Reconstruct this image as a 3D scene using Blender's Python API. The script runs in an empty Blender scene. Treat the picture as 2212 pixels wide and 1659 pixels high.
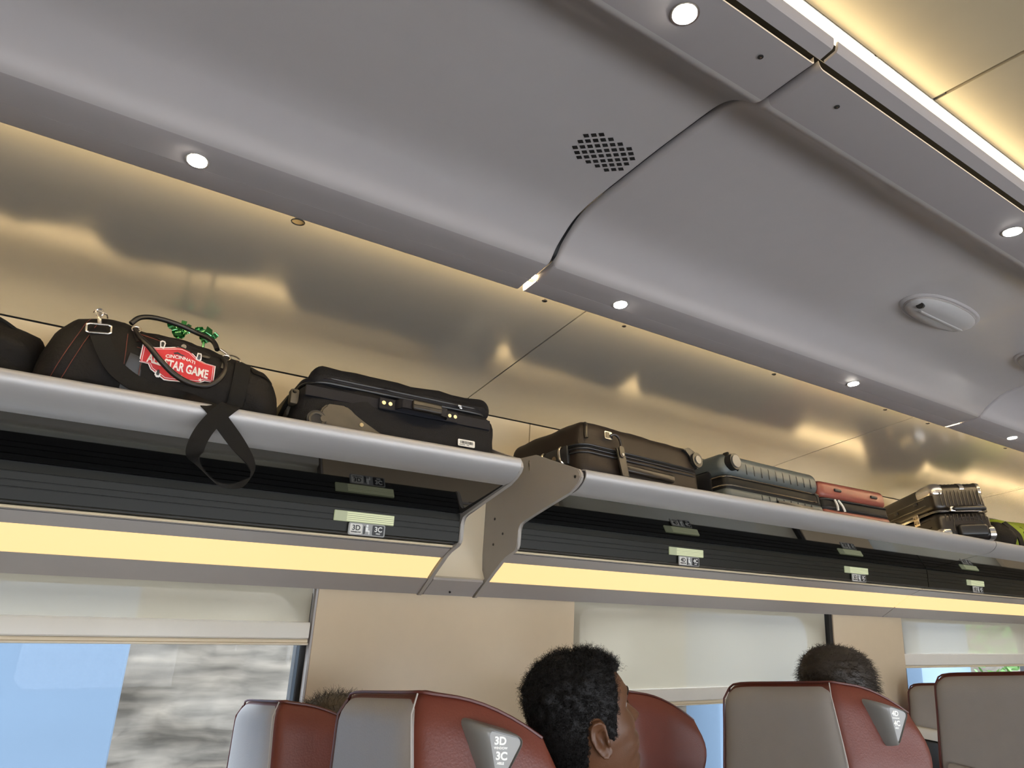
import bpy, bmesh, math, random
import numpy as np
from mathutils import Matrix, Vector, Euler, noise
random.seed(7)
H = 1.45                      # camera height above the carriage floor; z below is measured from the camera
C = bpy.context.scene.collection
PI = math.pi

# ---------------------------------------------------------------- camera
F = 1480.0; CX, CY = 1106.0, 829.5
vx = Vector((3570-CX, 1416-CY, F)).normalized()
vy = Vector((126-CX, 1211-CY, F)); vy = (vy - vx*vy.dot(vx)).normalized()
vz = vx.cross(vy).normalized()
if vz.y > 0: vz = -vz
ROWS = (vx, vy, vz)
def w_from_cam(c): return Vector((vx.dot(c), vy.dot(c), vz.dot(c)))
cam_d = bpy.data.cameras.new('camera'); cam = bpy.data.objects.new('camera', cam_d); C.objects.link(cam)
cam_d.sensor_width = 36; cam_d.lens = F/2212*36; cam_d.clip_start = .02; cam_d.clip_end = 200
r_, u_, b_ = w_from_cam(Vector((1,0,0))), w_from_cam(Vector((0,-1,0))), w_from_cam(Vector((0,0,-1)))
M = Matrix(((r_.x,u_.x,b_.x,0),(r_.y,u_.y,b_.y,0),(r_.z,u_.z,b_.z,H),(0,0,0,1)))
cam.matrix_world = M
bpy.context.scene.camera = cam
def at(px, py, Y=None, X=None):
    """point of the carriage that lies in the upright plane Y (or X) in the given direction, z relative to the camera"""
    d = w_from_cam(Vector((px-CX, py-CY, F)))
    return d*(Y/d.y) if Y is not None else d*(X/d.x)

# ---------------------------------------------------------------- world, exposure
sc = bpy.context.scene
sc.view_settings.view_transform = 'Standard'; sc.view_settings.look = 'None'
sc.view_settings.gamma = 1; sc.view_settings.use_curve_mapping = False
sc.view_settings.exposure = 0.0
wd = bpy.data.worlds.new('world'); sc.world = wd; wd.use_nodes = True
nt = wd.node_tree; bg = nt.nodes['Background']
bg.inputs[0].default_value = (.88,.93,1,1); bg.inputs[1].default_value = 11.0
WARM = (1,.77,.45); STRIP = (1.0,.74,.36)

# ---------------------------------------------------------------- materials
def mat(name, col, rough=.5, metal=0, var=.0, scale=20, bump=0, bscale=80, coat=0, spec=.5, stretch=None):
    m = bpy.data.materials.new(name); m.use_nodes = True
    n = m.node_tree; b = n.nodes['Principled BSDF']
    b.inputs['Base Color'].default_value = (*col,1); b.inputs['Roughness'].default_value = rough
    b.inputs['Metallic'].default_value = metal; b.inputs['Coat Weight'].default_value = coat
    b.inputs['Specular IOR Level'].default_value = spec
    tc = n.nodes.new('ShaderNodeTexCoord'); mp = n.nodes.new('ShaderNodeMapping')
    n.links.new(tc.outputs['Object'], mp.inputs['Vector'])
    if stretch: mp.inputs['Scale'].default_value = stretch
    tx = n.nodes.new('ShaderNodeTexNoise'); tx.inputs['Scale'].default_value = scale; tx.inputs['Detail'].default_value = 4
    n.links.new(mp.outputs[0], tx.inputs['Vector'])
    mx = n.nodes.new('ShaderNodeMix'); mx.data_type = 'RGBA'
    v = max(var, .03)
    mx.inputs[6].default_value = (*[c*(1-v) for c in col],1); mx.inputs[7].default_value = (*[min(1,c*(1+v)) for c in col],1)
    n.links.new(tx.outputs['Fac'], mx.inputs[0]); n.links.new(mx.outputs[2], b.inputs['Base Color'])
    if bump:
        t2 = n.nodes.new('ShaderNodeTexNoise'); t2.inputs['Scale'].default_value = bscale; t2.inputs['Detail'].default_value = 3
        n.links.new(mp.outputs[0], t2.inputs['Vector'])
        bp = n.nodes.new('ShaderNodeBump'); bp.inputs['Strength'].default_value = bump; bp.inputs['Distance'].default_value = .002
        n.links.new(t2.outputs['Fac'], bp.inputs['Height']); n.links.new(bp.outputs[0], b.inputs['Normal'])
    return m
def emit(name, col, s):
    m = bpy.data.materials.new(name); m.use_nodes = True; n = m.node_tree
    b = n.nodes['Principled BSDF']; b.inputs['Base Color'].default_value = (.10,.09,.08,1)
    b.inputs['Emission Color'].default_value = (*col,1); b.inputs['Emission Strength'].default_value = s
    return m
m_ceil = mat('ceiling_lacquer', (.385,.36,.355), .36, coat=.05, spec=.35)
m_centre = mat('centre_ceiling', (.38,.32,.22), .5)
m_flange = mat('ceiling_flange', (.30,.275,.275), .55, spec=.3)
m_upper = mat('upper_panel_lacquer', (.25,.237,.215), .17, coat=.45, var=.02)
m_upper.node_tree.nodes['Principled BSDF'].inputs['Coat Roughness'].default_value = .14
m_cream = mat('cream_wall', (.62,.505,.355), .45)
m_cream2 = mat('cream_laminate', (.66,.57,.42), .4)
m_metalgrey = mat('warm_grey_paint', (.33,.305,.275), .42)
m_lip = mat('satin_aluminium', (.43,.42,.415), .48, metal=.4, stretch=(.3,8,8))
m_under = mat('gloss_black_underside', (.004,.004,.0045), .04, coat=0, spec=.2)
m_rib = mat('ribbed_dark_panel', (.014,.0145,.012), .40, metal=.05, spec=.3, stretch=(.4,6,6))
m_black = mat('black_recess', (.004,.004,.005), .5)
m_dark = mat('dark_plastic', (.012,.012,.013), .4)
m_trim = mat('grey_trim', (.33,.30,.28), .35)
m_bead = mat('cream_bead', (.75,.62,.42), .4)
m_strip = emit('strip_diffuser', (1.12,.79,.34), 1.0)
m_cove = emit('cove_diffuser', (1,.80,.46), 7.5)
m_led = emit('hidden_led', WARM, 170.0)
m_led2 = emit('shelf_led', (1,.80,.48), 42)
m_spot = emit('downlight_lens', (1,.95,.85), 60)
m_lensglow = emit('lens_glow', (.72,.80,.46), .42)  # glow added for light caught in clear plastic, not a lamp
m_white = mat('white_paint', (.72,.70,.64), .4)
m_red = mat('red_leather', (.130,.026,.013), .45, var=.08, bump=.25, bscale=260)
m_grey = mat('grey_leather', (.33,.305,.285), .45, var=.05, bump=.2, bscale=300)
m_pipe = mat('red_piping', (.09,.016,.011), .4)
m_pipeg = mat('grey_piping', (.42,.39,.36), .5)
m_plast = mat('grey_seat_plastic', (.19,.185,.175), .3)
m_face = mat('grey_label_face', (.30,.30,.29), .4)
m_text = mat('white_lettering', (.85,.85,.82), .5)
m_floor = mat('carpet', (.09,.085,.085), .95, var=.3, scale=300)
m_roof = mat('roof_shell', (.05,.05,.05), .8)
m_chrome = mat('nickel_metal', (.62,.55,.45), .2, metal=1)
m_steel = mat('polished_steel', (.70,.68,.66), .22, metal=1)

def fabric(name, col, w=.4):
    m = bpy.data.materials.new(name); m.use_nodes = True; n = m.node_tree
    b = n.nodes['Principled BSDF']; out = n.nodes['Material Output']
    b.inputs['Base Color'].default_value = (*col,1); b.inputs['Roughness'].default_value = .7
    tl = n.nodes.new('ShaderNodeBsdfTranslucent'); tl.inputs[0].default_value = (*col,1)
    mx = n.nodes.new('ShaderNodeMixShader'); mx.inputs[0].default_value = w
    n.links.new(b.outputs[0], mx.inputs[1]); n.links.new(tl.outputs[0], mx.inputs[2])
    tp = n.nodes.new('ShaderNodeBsdfTransparent'); m2 = n.nodes.new('ShaderNodeMixShader'); m2.inputs[0].default_value = .13
    n.links.new(mx.outputs[0], m2.inputs[1]); n.links.new(tp.outputs[0], m2.inputs[2]); n.links.new(m2.outputs[0], out.inputs[0])
    tc = n.nodes.new('ShaderNodeTexCoord'); tx = n.nodes.new('ShaderNodeTexNoise'); tx.inputs['Scale'].default_value = 400
    n.links.new(tc.outputs['Object'], tx.inputs['Vector']); bp = n.nodes.new('ShaderNodeBump'); bp.inputs['Strength'].default_value=.15
    bp.inputs['Distance'].default_value=.001
    n.links.new(tx.outputs['Fac'], bp.inputs['Height']); n.links.new(bp.outputs[0], b.inputs['Normal'])
    return m
m_shade = fabric('blind_fabric', (.47,.425,.325), .22)
def glass():
    m = bpy.data.materials.new('window_glass'); m.use_nodes = True; n = m.node_tree
    out = n.nodes['Material Output']; tr = n.nodes.new('ShaderNodeBsdfTransparent'); tr.inputs[0].default_value=(.93,.96,.98,1)
    gl = n.nodes.new('ShaderNodeBsdfGlossy'); gl.inputs['Roughness'].default_value=.02
    lw = n.nodes.new('ShaderNodeLayerWeight'); lw.inputs[0].default_value=.5
    pw = n.nodes.new('ShaderNodeMath'); pw.operation='POWER'; pw.inputs[1].default_value=5; n.links.new(lw.outputs['Facing'], pw.inputs[0])
    fr = n.nodes.new('ShaderNodeMath'); fr.operation='MULTIPLY_ADD'; fr.inputs[1].default_value=.3; fr.inputs[2].default_value=.003; n.links.new(pw.outputs[0], fr.inputs[0])
    mx = n.nodes.new('ShaderNodeMixShader'); n.links.new(fr.outputs[0], mx.inputs[0]); n.links.new(tr.outputs[0], mx.inputs[1])
    n.links.new(gl.outputs[0], mx.inputs[2]); n.links.new(mx.outputs[0], out.inputs[0]); return m
m_glass = glass()

# ---------------------------------------------------------------- object helpers
ORG = {}
def tag(o, label=None, cat=None, group=None, kind=None):
    if label: o['label'] = label
    if cat: o['category'] = cat
    if group: o['group'] = group
    if kind: o['kind'] = kind
    return o
def thing(name, label, cat, loc, group=None):
    o = bpy.data.objects.new(name, None); o.empty_display_size = .05; C.objects.link(o)
    o.location = (loc[0], loc[1], loc[2]+H); ORG[o.name] = Vector(o.location)
    return tag(o, label, cat, group)
def obj(name, bm, m, parent=None, smooth=True, label=None, T=None, angle=35):
    """bm vertices: x, y, z relative to the camera height. T: extra placement matrix."""
    if T is not None: bmesh.ops.transform(bm, matrix=T, verts=bm.verts)
    bmesh.ops.translate(bm, vec=(0,0,H), verts=bm.verts)
    bmesh.ops.recalc_face_normals(bm, faces=bm.faces)
    if parent is not None: o0 = ORG[parent.name]
    else:
        xs=[v.co.x for v in bm.verts]; ys=[v.co.y for v in bm.verts]; zs=[v.co.z for v in bm.verts]
        o0 = Vector(((min(xs)+max(xs))/2,(min(ys)+max(ys))/2,min(zs)))
    bmesh.ops.translate(bm, vec=-o0, verts=bm.verts)
    me = bpy.data.meshes.new(name)
    if smooth:
        ang = math.radians(angle)
        for f in bm.faces: f.smooth = True
        for e in bm.edges:
            if len(e.link_faces)==2 and e.calc_face_angle(0) > ang: e.smooth = False
    bm.to_mesh(me); bm.free()
    for mm in (m if isinstance(m,(list,tuple)) else [m]): me.materials.append(mm)
    o = bpy.data.objects.new(name, me); C.objects.link(o)
    if parent is None: o.location = o0
    else: o.parent = parent
    # sub-parts are authored in the same frame as their thing, so every child shares the thing's origin
    ORG[o.name] = o0
    if label: o['label'] = label
    return o
def struct(name, bm, m, parent=None, **k):
    o = obj(name, bm, m, parent, **k)
    if parent is None: o['kind'] = 'structure'
    return o
def copy_tree(o, parent=None):
    c = o.copy(); C.objects.link(c)
    if parent is not None: c.parent = parent
    for ch in [x for x in bpy.data.objects if x.parent == o]: copy_tree(ch, c)
    return c
def new(): return bmesh.new()
def box(bm, x0,x1,y0,y1,z0,z1, r=0, seg=3):
    g = bmesh.ops.create_cube(bm, size=1); vs = g['verts']
    bmesh.ops.scale(bm, vec=(x1-x0,y1-y0,z1-z0), verts=vs)
    bmesh.ops.translate(bm, vec=((x0+x1)/2,(y0+y1)/2,(z0+z1)/2), verts=vs)
    if r: 
        es = list({e for v in vs for e in v.link_edges})
        bmesh.ops.bevel(bm, geom=es, offset=r, segments=seg, affect='EDGES', profile=.5)
    return bm
def sweep(bm, prof, x0, x1, closed=True, caps=True, n=1, axis='x'):
    """extrude a (y,z) outline along x"""
    rings=[]
    for i in range(n+1):
        x = x0+(x1-x0)*i/n
        rings.append([bm.verts.new((x,y,z)) for y,z in prof])
    L=len(prof)
    for a,b in zip(rings, rings[1:]):
        for j in range(L if closed else L-1):
            k=(j+1)%L; bm.faces.new((a[j],a[k],b[k],b[j]))
    if closed and caps: bm.faces.new(rings[0]); bm.faces.new(rings[-1][::-1])
    return bm
def prism(bm, poly, fn, d0, d1):
    """2-D outline poly; fn(u,v,d)->point; extruded d0..d1"""
    a=[bm.verts.new(fn(u,v,d0)) for u,v in poly]; b=[bm.verts.new(fn(u,v,d1)) for u,v in poly]
    bm.faces.new(a); bm.faces.new(b[::-1])
    for j in range(len(poly)):
        k=(j+1)%len(poly); bm.faces.new((a[j],a[k],b[k],b[j]))
    return bm
def catmull(pts, n=6, closed=False):
    P=[Vector(p) for p in pts]; out=[]; L=len(P)
    rng = range(L) if closed else range(L-1)
    for i in rng:
        if closed: p0,p1,p2,p3 = P[i-1],P[i],P[(i+1)%L],P[(i+2)%L]
        else: p0,p1,p2,p3 = P[max(i-1,0)],P[i],P[i+1],P[min(i+2,L-1)]
        for k in range(n):
            t=k/n; out.append(.5*((2*p1)+(p2-p0)*t+(2*p0-5*p1+4*p2-p3)*t*t+(-p0+3*p1-3*p2+p3)*t**3))
    if not closed: out.append(P[-1])
    return out
def tube(bm, pts, r, seg=8, closed=False, caps=True):
    P=[Vector(p) for p in pts]; L=len(P); rings=[]; up=None
    for i,p in enumerate(P):
        a = P[i-1] if (i>0 or closed) else p; b = P[(i+1)%L] if (i<L-1 or closed) else p
        t=(b-a).normalized()
        if up is None: up = Vector((0,0,1)) if abs(t.z)<.9 else Vector((1,0,0))
        s=t.cross(up); s = s.normalized() if s.length>1e-6 else Vector((1,0,0)); up=s.cross(t).normalized()
        rr = r(i/(L-1)) if callable(r) else r
        rings.append([bm.verts.new(p+(s*math.cos(2*PI*k/seg)+up*math.sin(2*PI*k/seg))*rr) for k in range(seg)])
    n = L if closed else L-1
    for i in range(n):
        a=rings[i]; b=rings[(i+1)%L]
        for k in range(seg): bm.faces.new((a[k],a[(k+1)%seg],b[(k+1)%seg],b[k]))
    if caps and not closed: bm.faces.new(rings[0][::-1]); bm.faces.new(rings[-1])
    return bm
def ribbon(bm, pts, wid, th=.002, n=8):
    """pts: [(centre, width direction)]"""
    c=catmull([p for p,_ in pts],n); w=catmull([q for _,q in pts],n); rings=[]
    for i,p in enumerate(c):
        t=(c[min(i+1,len(c)-1)]-c[max(i-1,0)]).normalized(); d=w[i]; d=(d-t*d.dot(t)).normalized(); nn=t.cross(d)
        rings.append([bm.verts.new(p+d*wid/2*a+nn*th/2*b) for a,b in ((-1,-1),(1,-1),(1,1),(-1,1))])
    for a,b in zip(rings,rings[1:]):
        for k in range(4): bm.faces.new((a[k],a[(k+1)%4],b[(k+1)%4],b[k]))
    bm.faces.new(rings[0]); bm.faces.new(rings[-1][::-1]); return bm
def cyl(bm, p0, p1, r, seg=20, r2=None):
    p0=Vector(p0);p1=Vector(p1);t=(p1-p0).normalized(); up=Vector((0,0,1)) if abs(t.z)<.9 else Vector((1,0,0))
    s=t.cross(up).normalized(); u=s.cross(t); r2 = r if r2 is None else r2
    a=[bm.verts.new(p0+(s*math.cos(2*PI*k/seg)+u*math.sin(2*PI*k/seg))*r) for k in range(seg)]
    b=[bm.verts.new(p1+(s*math.cos(2*PI*k/seg)+u*math.sin(2*PI*k/seg))*r2) for k in range(seg)]
    for k in range(seg): bm.faces.new((a[k],a[(k+1)%seg],b[(k+1)%seg],b[k]))
    bm.faces.new(a[::-1]); bm.faces.new(b); return bm
def text_bm(s, size, ex=.0004, bold=0):
    cu=bpy.data.curves.new('t','FONT'); cu.body=s; cu.size=size; cu.extrude=ex; cu.align_x='CENTER'; cu.align_y='CENTER'; cu.offset=bold
    o=bpy.data.objects.new('t',cu); C.objects.link(o)
    dg=bpy.context.evaluated_depsgraph_get(); me=bpy.data.meshes.new_from_object(o.evaluated_get(dg))
    bm=new(); bm.from_mesh(me); bpy.data.objects.remove(o); bpy.data.curves.remove(cu); bpy.data.meshes.remove(me); return bm
def put(bm, fn):
    for v in bm.verts: v.co = Vector(fn(v.co.x, v.co.y, v.co.z))
    return bm
def merge(dst, src):
    me=bpy.data.meshes.new('x'); src.to_mesh(me); src.free(); dst.from_mesh(me); bpy.data.meshes.remove(me); return dst
def offset_open(prof, t):
    """turn an open outline into a closed sheet of thickness t (to its left)"""
    out=[]
    for i,p in enumerate(prof):
        a=Vector(prof[max(i-1,0)]); b=Vector(prof[min(i+1,len(prof)-1)]); d=(b-a).normalized(); n=Vector((-d.y,d.x))
        out.append((p[0]+n.x*t,p[1]+n.y*t))
    return list(prof)+out[::-1]
def dense(prof, n=5):
    return [(v.x,v.y) for v in catmull([(p[0],p[1],0) for p in prof], n)]

XA, XB = -2.2, 7.6            # ends of the carriage section that is built
MID = .08                     # centre line of the ceiling
def mir(p): return [(2*MID-y,z) for y,z in p]

# ================================================================ STRUCTURE
struct('floor', box(new(), XA,XB,-2.1,2.25,-1.50,-1.45), m_floor)
struct('wall_back', box(new(), XA-.05,XA,-2.1,2.3,-1.5,1.1), m_cream)
struct('wall_front', box(new(), XB,XB+.05,-2.1,2.3,-1.5,1.1), m_cream)
struct('ceiling_shell', box(new(), XA,XB,-2.1,2.3,1.0,1.05), m_roof)
# ceiling modules: big lacquered panels that curve down towards the luggage bay
CP = [(.486,.766),(.506,.765),(.575,.761)]
CM = dense([(.575,.761),(.590,.764),(.612,.783),(.638,.800),(.672,.808),(.72,.8065),(.80,.803),(.90,.795),(.98,.788),(1.03,.781),(1.068,.769),(1.10,.75),(1.128,.728),(1.146,.706),(1.158,.698)],6)
CF = [(1.158,.698),(1.19,.693),(1.226,.6885)]
CS = [(1.2265,.6885),(1.272,.6825),(1.280,.6835),(1.2825,.690),(1.2825,.7115)]  # tall end is an unseen upstand, added to stop cove light going down
prof_mod = CP[:-1]+CM+CF[1:]
mods = [(XA,.794),(.806,2.744),(2.752,4.69),(4.698,XB)]
def curved_sheet(bm, prof, x0, x1, flip=False):
    # rounded returns at both ends of the module
    xs=[(x0,.012),(x0+.0015,.006),(x0+.004,.002),(x0+.009,0),(x1-.005,0),(x1-.001,.003),(x1,.012)]
    P=[Vector((p[0],p[1])) for p in prof]; N=[]
    for i in range(len(P)):
        d=(P[min(i+1,len(P)-1)]-P[max(i-1,0)]).normalized(); n=Vector((-d.y,d.x)); 
        if n.y<0: n=-n
        N.append(n)
    rings=[[bm.verts.new((x,p.x+n.x*o,p.y+n.y*o)) for p,n in zip(P,N)]+[bm.verts.new((x,p.x+n.x*(o+.003),p.y+n.y*(o+.003))) for p,n in reversed(list(zip(P,N)))] for x,o in xs]
    L=len(rings[0])
    for a,b in zip(rings,rings[1:]):
        for j in range(L): bm.faces.new((a[j],a[(j+1)%L],b[(j+1)%L],b[j]))
    for r in (rings[0],rings[-1]):
        for j in range(len(P)-1): bm.faces.new((r[j],r[j+1],r[L-2-j],r[L-1-j]))
    return bm
for i,(a,b) in enumerate(mods):
    for P_ in (prof_mod, mir(prof_mod)):
        bm = curved_sheet(new(), P_, a, b)
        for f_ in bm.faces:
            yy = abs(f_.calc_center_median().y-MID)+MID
            if yy>1.156 or yy<.577: f_.material_index=1  # downward-facing flanges take a darker tone, shade put into their colour
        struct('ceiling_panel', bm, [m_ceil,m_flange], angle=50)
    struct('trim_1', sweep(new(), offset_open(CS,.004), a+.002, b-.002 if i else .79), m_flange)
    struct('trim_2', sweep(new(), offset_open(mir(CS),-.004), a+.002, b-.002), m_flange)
# flange beyond the dark slot, rolled lip
FL = [(.476,.767),(.456,.771),(.453,.776),(.452,.788),(.455,.7885),(.458,.7755),(.476,.772)]
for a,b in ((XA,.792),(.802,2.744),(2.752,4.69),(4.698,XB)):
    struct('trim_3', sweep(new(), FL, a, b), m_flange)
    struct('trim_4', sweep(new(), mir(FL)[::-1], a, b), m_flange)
for gx in (.80,2.748,4.694):
    struct('dark_backing', sweep(new(), offset_open([(y,z+.0165) for y,z in prof_mod],.002), gx-.022, gx+.022), m_black)  # black strips added behind the seams to block leaking lamp light
sb=new(); box(sb, XA,XB,.44,.60,.832,.836)          # dark backing above the slot
box(sb, XA,XB,1.20,1.22,.73,.80)
struct('dark_backing', sb, m_black)
# centre ceiling
cen = new()
sweep(cen, offset_open([(.4585,.842),(.35,.8425),(-.19,.8425),(-.2985,.842)],.012), XA, 1.083)
sweep(cen, offset_open([(.4585,.842),(.35,.8425),(-.19,.8425),(-.2985,.842)],.012), 1.091, 2.99)
sweep(cen, offset_open([(.4585,.842),(.35,.8425),(-.19,.8425),(-.2985,.842)],.012), 2.998, XB)
struct('ceiling', cen, m_centre)
struct('ceiling_shell', box(new(), XA,XB,-.32,.48,.865,.87), m_cream)
# ledge between lamp trough and centre ceiling
for s,nm in ((1,'trim_6'),(-1,'trim_7')):
    lg=[(.4565,.822),(.4600,.824),(.4600,.838),(.4590,.8405),(.47,.8405),(.47,.822)]
    if s<0: lg=mir(lg)
    bm=new(); sweep(bm, lg, XA, .915); sweep(bm, lg, .921, 2.9); sweep(bm, lg, 2.906, XB)
    struct(nm, bm, m_white)
# upper lacquered panel over the luggage, and the cream wall behind it
def upy(y): return .597+(2.1-y)*.190 - .012*math.exp(-((y-2.1)/.12)**2)*0
UP = [(2.098,.597),(2.06,.606),(1.9,.637),(1.7,.674),(1.5,.710),(1.38,.731),(1.30,.744),(1.268,.752)]
UP = dense(UP,3)
ups = [(XA,-.574),(-.569,1.0695),(1.0745,2.7145),(2.7195,4.36),(4.365,6.0),(6.005,XB)]
for a,b in ups: struct('wall_right_upper', sweep(new(), offset_open(UP[::-1],.006), a, b), m_upper)
struct('wall_right_upper', sweep(new(), offset_open([(y,z+.012) for y,z in UP[::-1]],.004), XA, XB), m_dark)
struct('wall_left_upper', sweep(new(), offset_open(mir(UP),.006), XA, XB), m_upper)
lw = [(XA,-.8),(-.796,1.388),(1.392,3.598),(3.602,XB)]
for a,b in lw: struct('wall_right', box(new(), a,b,2.1,2.112,.02,.5925), m_cream2)
struct('wall_right', box(new(), XA,XB,2.114,2.13,-.03,.66), m_dark)
struct('wall_left', box(new(), XA,XB,2*MID-2.13,2*MID-2.1,-.03,.66), m_cream2)
# cove backs, closing the lamp boxes
struct('trim_8', box(new(), XA,XB,1.222,1.30,.757,.762), m_white)
struct('trim_9', box(new(), XA,XB,2*MID-1.30,2*MID-1.222,.757,.762), m_white)

# ---- window wall
WIN = [(-.86,.645),(1.68,3.13),(3.86,5.30),(5.9,7.2)]
PIER = [(.668,1.628),(3.20,3.80),(5.36,5.86)]
def rrect(x0,x1,z0,z1,r,n=8):
    out=[]
    for cx,cz,a0 in ((x1-r,z1-r,0),(x0+r,z1-r,90),(x0+r,z0+r,180),(x1-r,z0+r,270)):
        for k in range(n+1):
            a=math.radians(a0+90*k/n); out.append((cx+r*math.cos(a),cz+r*math.sin(a)))
    return out
def holed(bm, X0,X1,Z0,Z1, holes, y0,y1):
    """sheet with rounded openings: strips between the openings"""
    xs=[X0]
    for (x0,x1,z0,z1,r) in holes:
        box(bm, xs[-1], x0, y0,y1,Z0,Z1)
        box(bm, x0,x1,y0,y1,Z0,z0); box(bm, x0,x1,y0,y1,z1,Z1)
        for sx in (0,1):
            for sz in (0,1):
                cx = x1-r if sx else x0+r; cz = z1-r if sz else z0+r
                kx = x1 if sx else x0; kz = z1 if sz else z0
                poly=[(kx,kz)]+[(cx+r*math.cos(a)*(1 if sx else -1), cz+r*math.sin(a)*(1 if sz else -1)) for a in [PI/2*k/8 for k in range(9)]]
                prism(bm, poly, lambda u,v,d:(u,d,v), y0, y1)
        xs.append(x1)
    box(bm, xs[-1], X1, y0,y1,Z0,Z1)
    return bm
holes=[(a,b,-.78,-.055,.10) for a,b in WIN]
struct('wall_right_outer', holed(new(), XA,XB,-1.45,0,holes,2.165,2.20), mat('outer_wall',(.05,.05,.05),.7), smooth=False)
struct('wall_right_lower', box(new(), XA,XB,2.13,2.165,-1.45,-.74), m_cream)
for i,(a,b) in enumerate(WIN):
    z=struct('window_%d'%(i+1), box(new(), a-.01,b+.01,2.175,2.179,-.79,-.045), m_glass)
    g=new()
    pr=lambda u,v,d:(u,d,v)
    for (x0,x1) in ((a-.02,a),(b,b+.02)): box(g,x0,x1,2.131,2.166,-.78,-.05,.003,1)
    box(g,a-.02,b+.02,2.13,2.166,-.80,-.78)
    struct('window_frame', g, m_black, z)
for i,(a,b) in enumerate(PIER):
    struct('wall_right_pier', box(new(), a,b,2.10,2.162,-.75,-.035,.004,2), m_cream)
    if i==0:
        g=new(); box(g,a-.006,a,2.102,2.162,-.75,-.035)
        struct('trim_1%d'%i, g, m_trim)
struct('trim_20', box(new(), 3.172,3.196,2.104,2.13,-.75,-.03), m_dark)
# opposite side: wall with windows
holes=[(a,b,-.90,-.05,.10) for a,b in [(-1.9,-.5),(-.1,1.4),(1.8,3.3),(3.7,5.2)]]
struct('wall_left', holed(new(), XA,XB,-1.45,.02,holes,2*MID-2.2,2*MID-2.1), m_cream, smooth=False)

# ================================================================ LUGGAGE RACK
def rack_module(x0, x1, label, end_left=False, rear_seam=None):
    t = thing('luggage_rack', label, 'luggage rack', ((x0+x1)/2, 1.8, -.036))
    lipo = dense([(1.545,.3335),(1.530,.334),(1.5205,.329),(1.518,.318),(1.522,.305),(1.534,.291),(1.552,.279),(1.575,.271),(1.602,.267)],5)
    obj('rack_lip', sweep(new(), offset_open(lipo,.004), x0, x1), m_lip, t, angle=60)
    obj('shelf', sweep(new(), [(1.545,.3300),(2.098,.249),(2.098,.237),(1.606,.292),(1.56,.300)], x0, x1), m_metalgrey, t)
    obj('lamp_baffle', sweep(new(), [(2.050,.252),(2.056,.252),(2.056,.298),(2.050,.298)], x0, x1), m_metalgrey, t)  # unseen upright lip, added to keep the shelf lamp off the upper panel
    u=new(); sweep(u, [(1.602,.2675),(1.83,.2045),(1.83,.2105),(1.602,.2735)], x0, x1)
    obj('underside', u, m_under, t)
    rb=[]
    zt,zb=.2025,.118
    pts=[(1.848,zt),(1.841,zt-.001)]
    for z in (.181,.1625,.1475):
        pts += [(1.8395,z+.0014),(1.8425,z+.0007),(1.8425,z-.0007),(1.8395,z-.0014)]
    pts += [(1.8395,.121),(1.843,zb),(1.85,zb)]
    obj('ribbed_panel', sweep(new(), pts+[(1.856,zb),(1.856,zt)], x0, x1), m_rib, t, angle=25)
    k=new(); sweep(k, [(1.857,.2045),(1.857,.116),(1.884,.112),(1.884,.1015),(1.90,.1015),(1.90,.23),(1.83,.216),(1.83,.2045)], x0, x1)
    obj('recess', k, m_black, t)
    bd=[(1.876+.0035*math.cos(a),.1085+.0035*math.sin(a)) for a in [2*PI*j/8 for j in range(8)]]
    obj('bead', sweep(new(), bd, x0, x1), m_bead, t)
    obj('upper_trim', sweep(new(), dense([(1.882,.1045),(1.890,.099),(1.912,.088),(1.936,.0755)],3)+[(1.94,.080),(1.886,.108)], x0, x1), m_trim, t)
    st = new(); sweep(st, dense([(1.9365,.0745),(1.965,.055),(1.992,.035),(2.018,.0135)],3)+[(2.022,.018),(1.942,.079)], x0+.004, x1-.004)
    obj('light_strip', st, m_strip, t, label='glowing warm yellow light strip')
    obj('lower_trim', sweep(new(), [(2.0185,.0125),(2.024,.0095),(2.083,-.0325),(2.086,-.036),(2.098,-.036),(2.098,.0),(2.026,.018)], x0, x1), m_trim, t)
    return t
rack_module(XA, .984, 'brushed silver luggage rack left of the end plates, carrying the duffel and navy suitcase')
rack_module(1.204, 3.597, 'brushed silver luggage rack right of the end plates, carrying four suitcases in a row')
rack_module(3.603, XB, 'farthest luggage rack module at the right edge, carrying the green and black backpack')
def plate(x0, x1, label):
    P = dense([(1.759,.403),(1.66,.371),(1.556,.3385)],2) + [(1.540,.334),(1.529,.322),(1.526,.310),(1.533,.296),(1.553,.281),(1.585,.267)] + \
        [(1.70,.233),(1.812,.200)] + [(1.826,.193),(1.834,.181),(1.835,.17),(1.835,.128),(1.840,.117),(1.852,.110),(1.876,.101),(1.90,.092),(1.925,.078),(1.945,.063),(1.975,.042),(2.02,.0075),(2.078,-.036),(2.085,-.040),(2.099,-.040),(2.099,.403)]
    t = thing('end_plate', label, 'rack end plate', ((x0+x1)/2, 1.85, -.04), 'end plates of the luggage rack')
    bm=new(); prism(bm, P, lambda u,v,d:(d,u,v), x0, x1)
    es=[e for e in bm.edges if abs(e.verts[0].co.x-e.verts[1].co.x)<1e-6]
    bmesh.ops.bevel(bm, geom=es, offset=.0022, segments=2, affect='EDGES')
    obj('plate', bm, m_metalgrey, t, angle=30)
    for (y,z) in ((1.551,.313),(1.98,.215),(1.925,.165),(1.98,.132)):
        s=new(); cyl(s,(x0-.0012,y,z),(x0+.001,y,z),.0042,14); cyl(s,(x0-.0018,y,z),(x0,y,z),.0018,8)
        obj('screw', s, m_dark, t)
    return t
plate(.985, .998, 'curved grey end plate closing the left luggage rack module, under the navy suitcase')
plate(1.190, 1.203, 'broad grey end plate with four screws at the start of the right luggage rack module')
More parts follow.
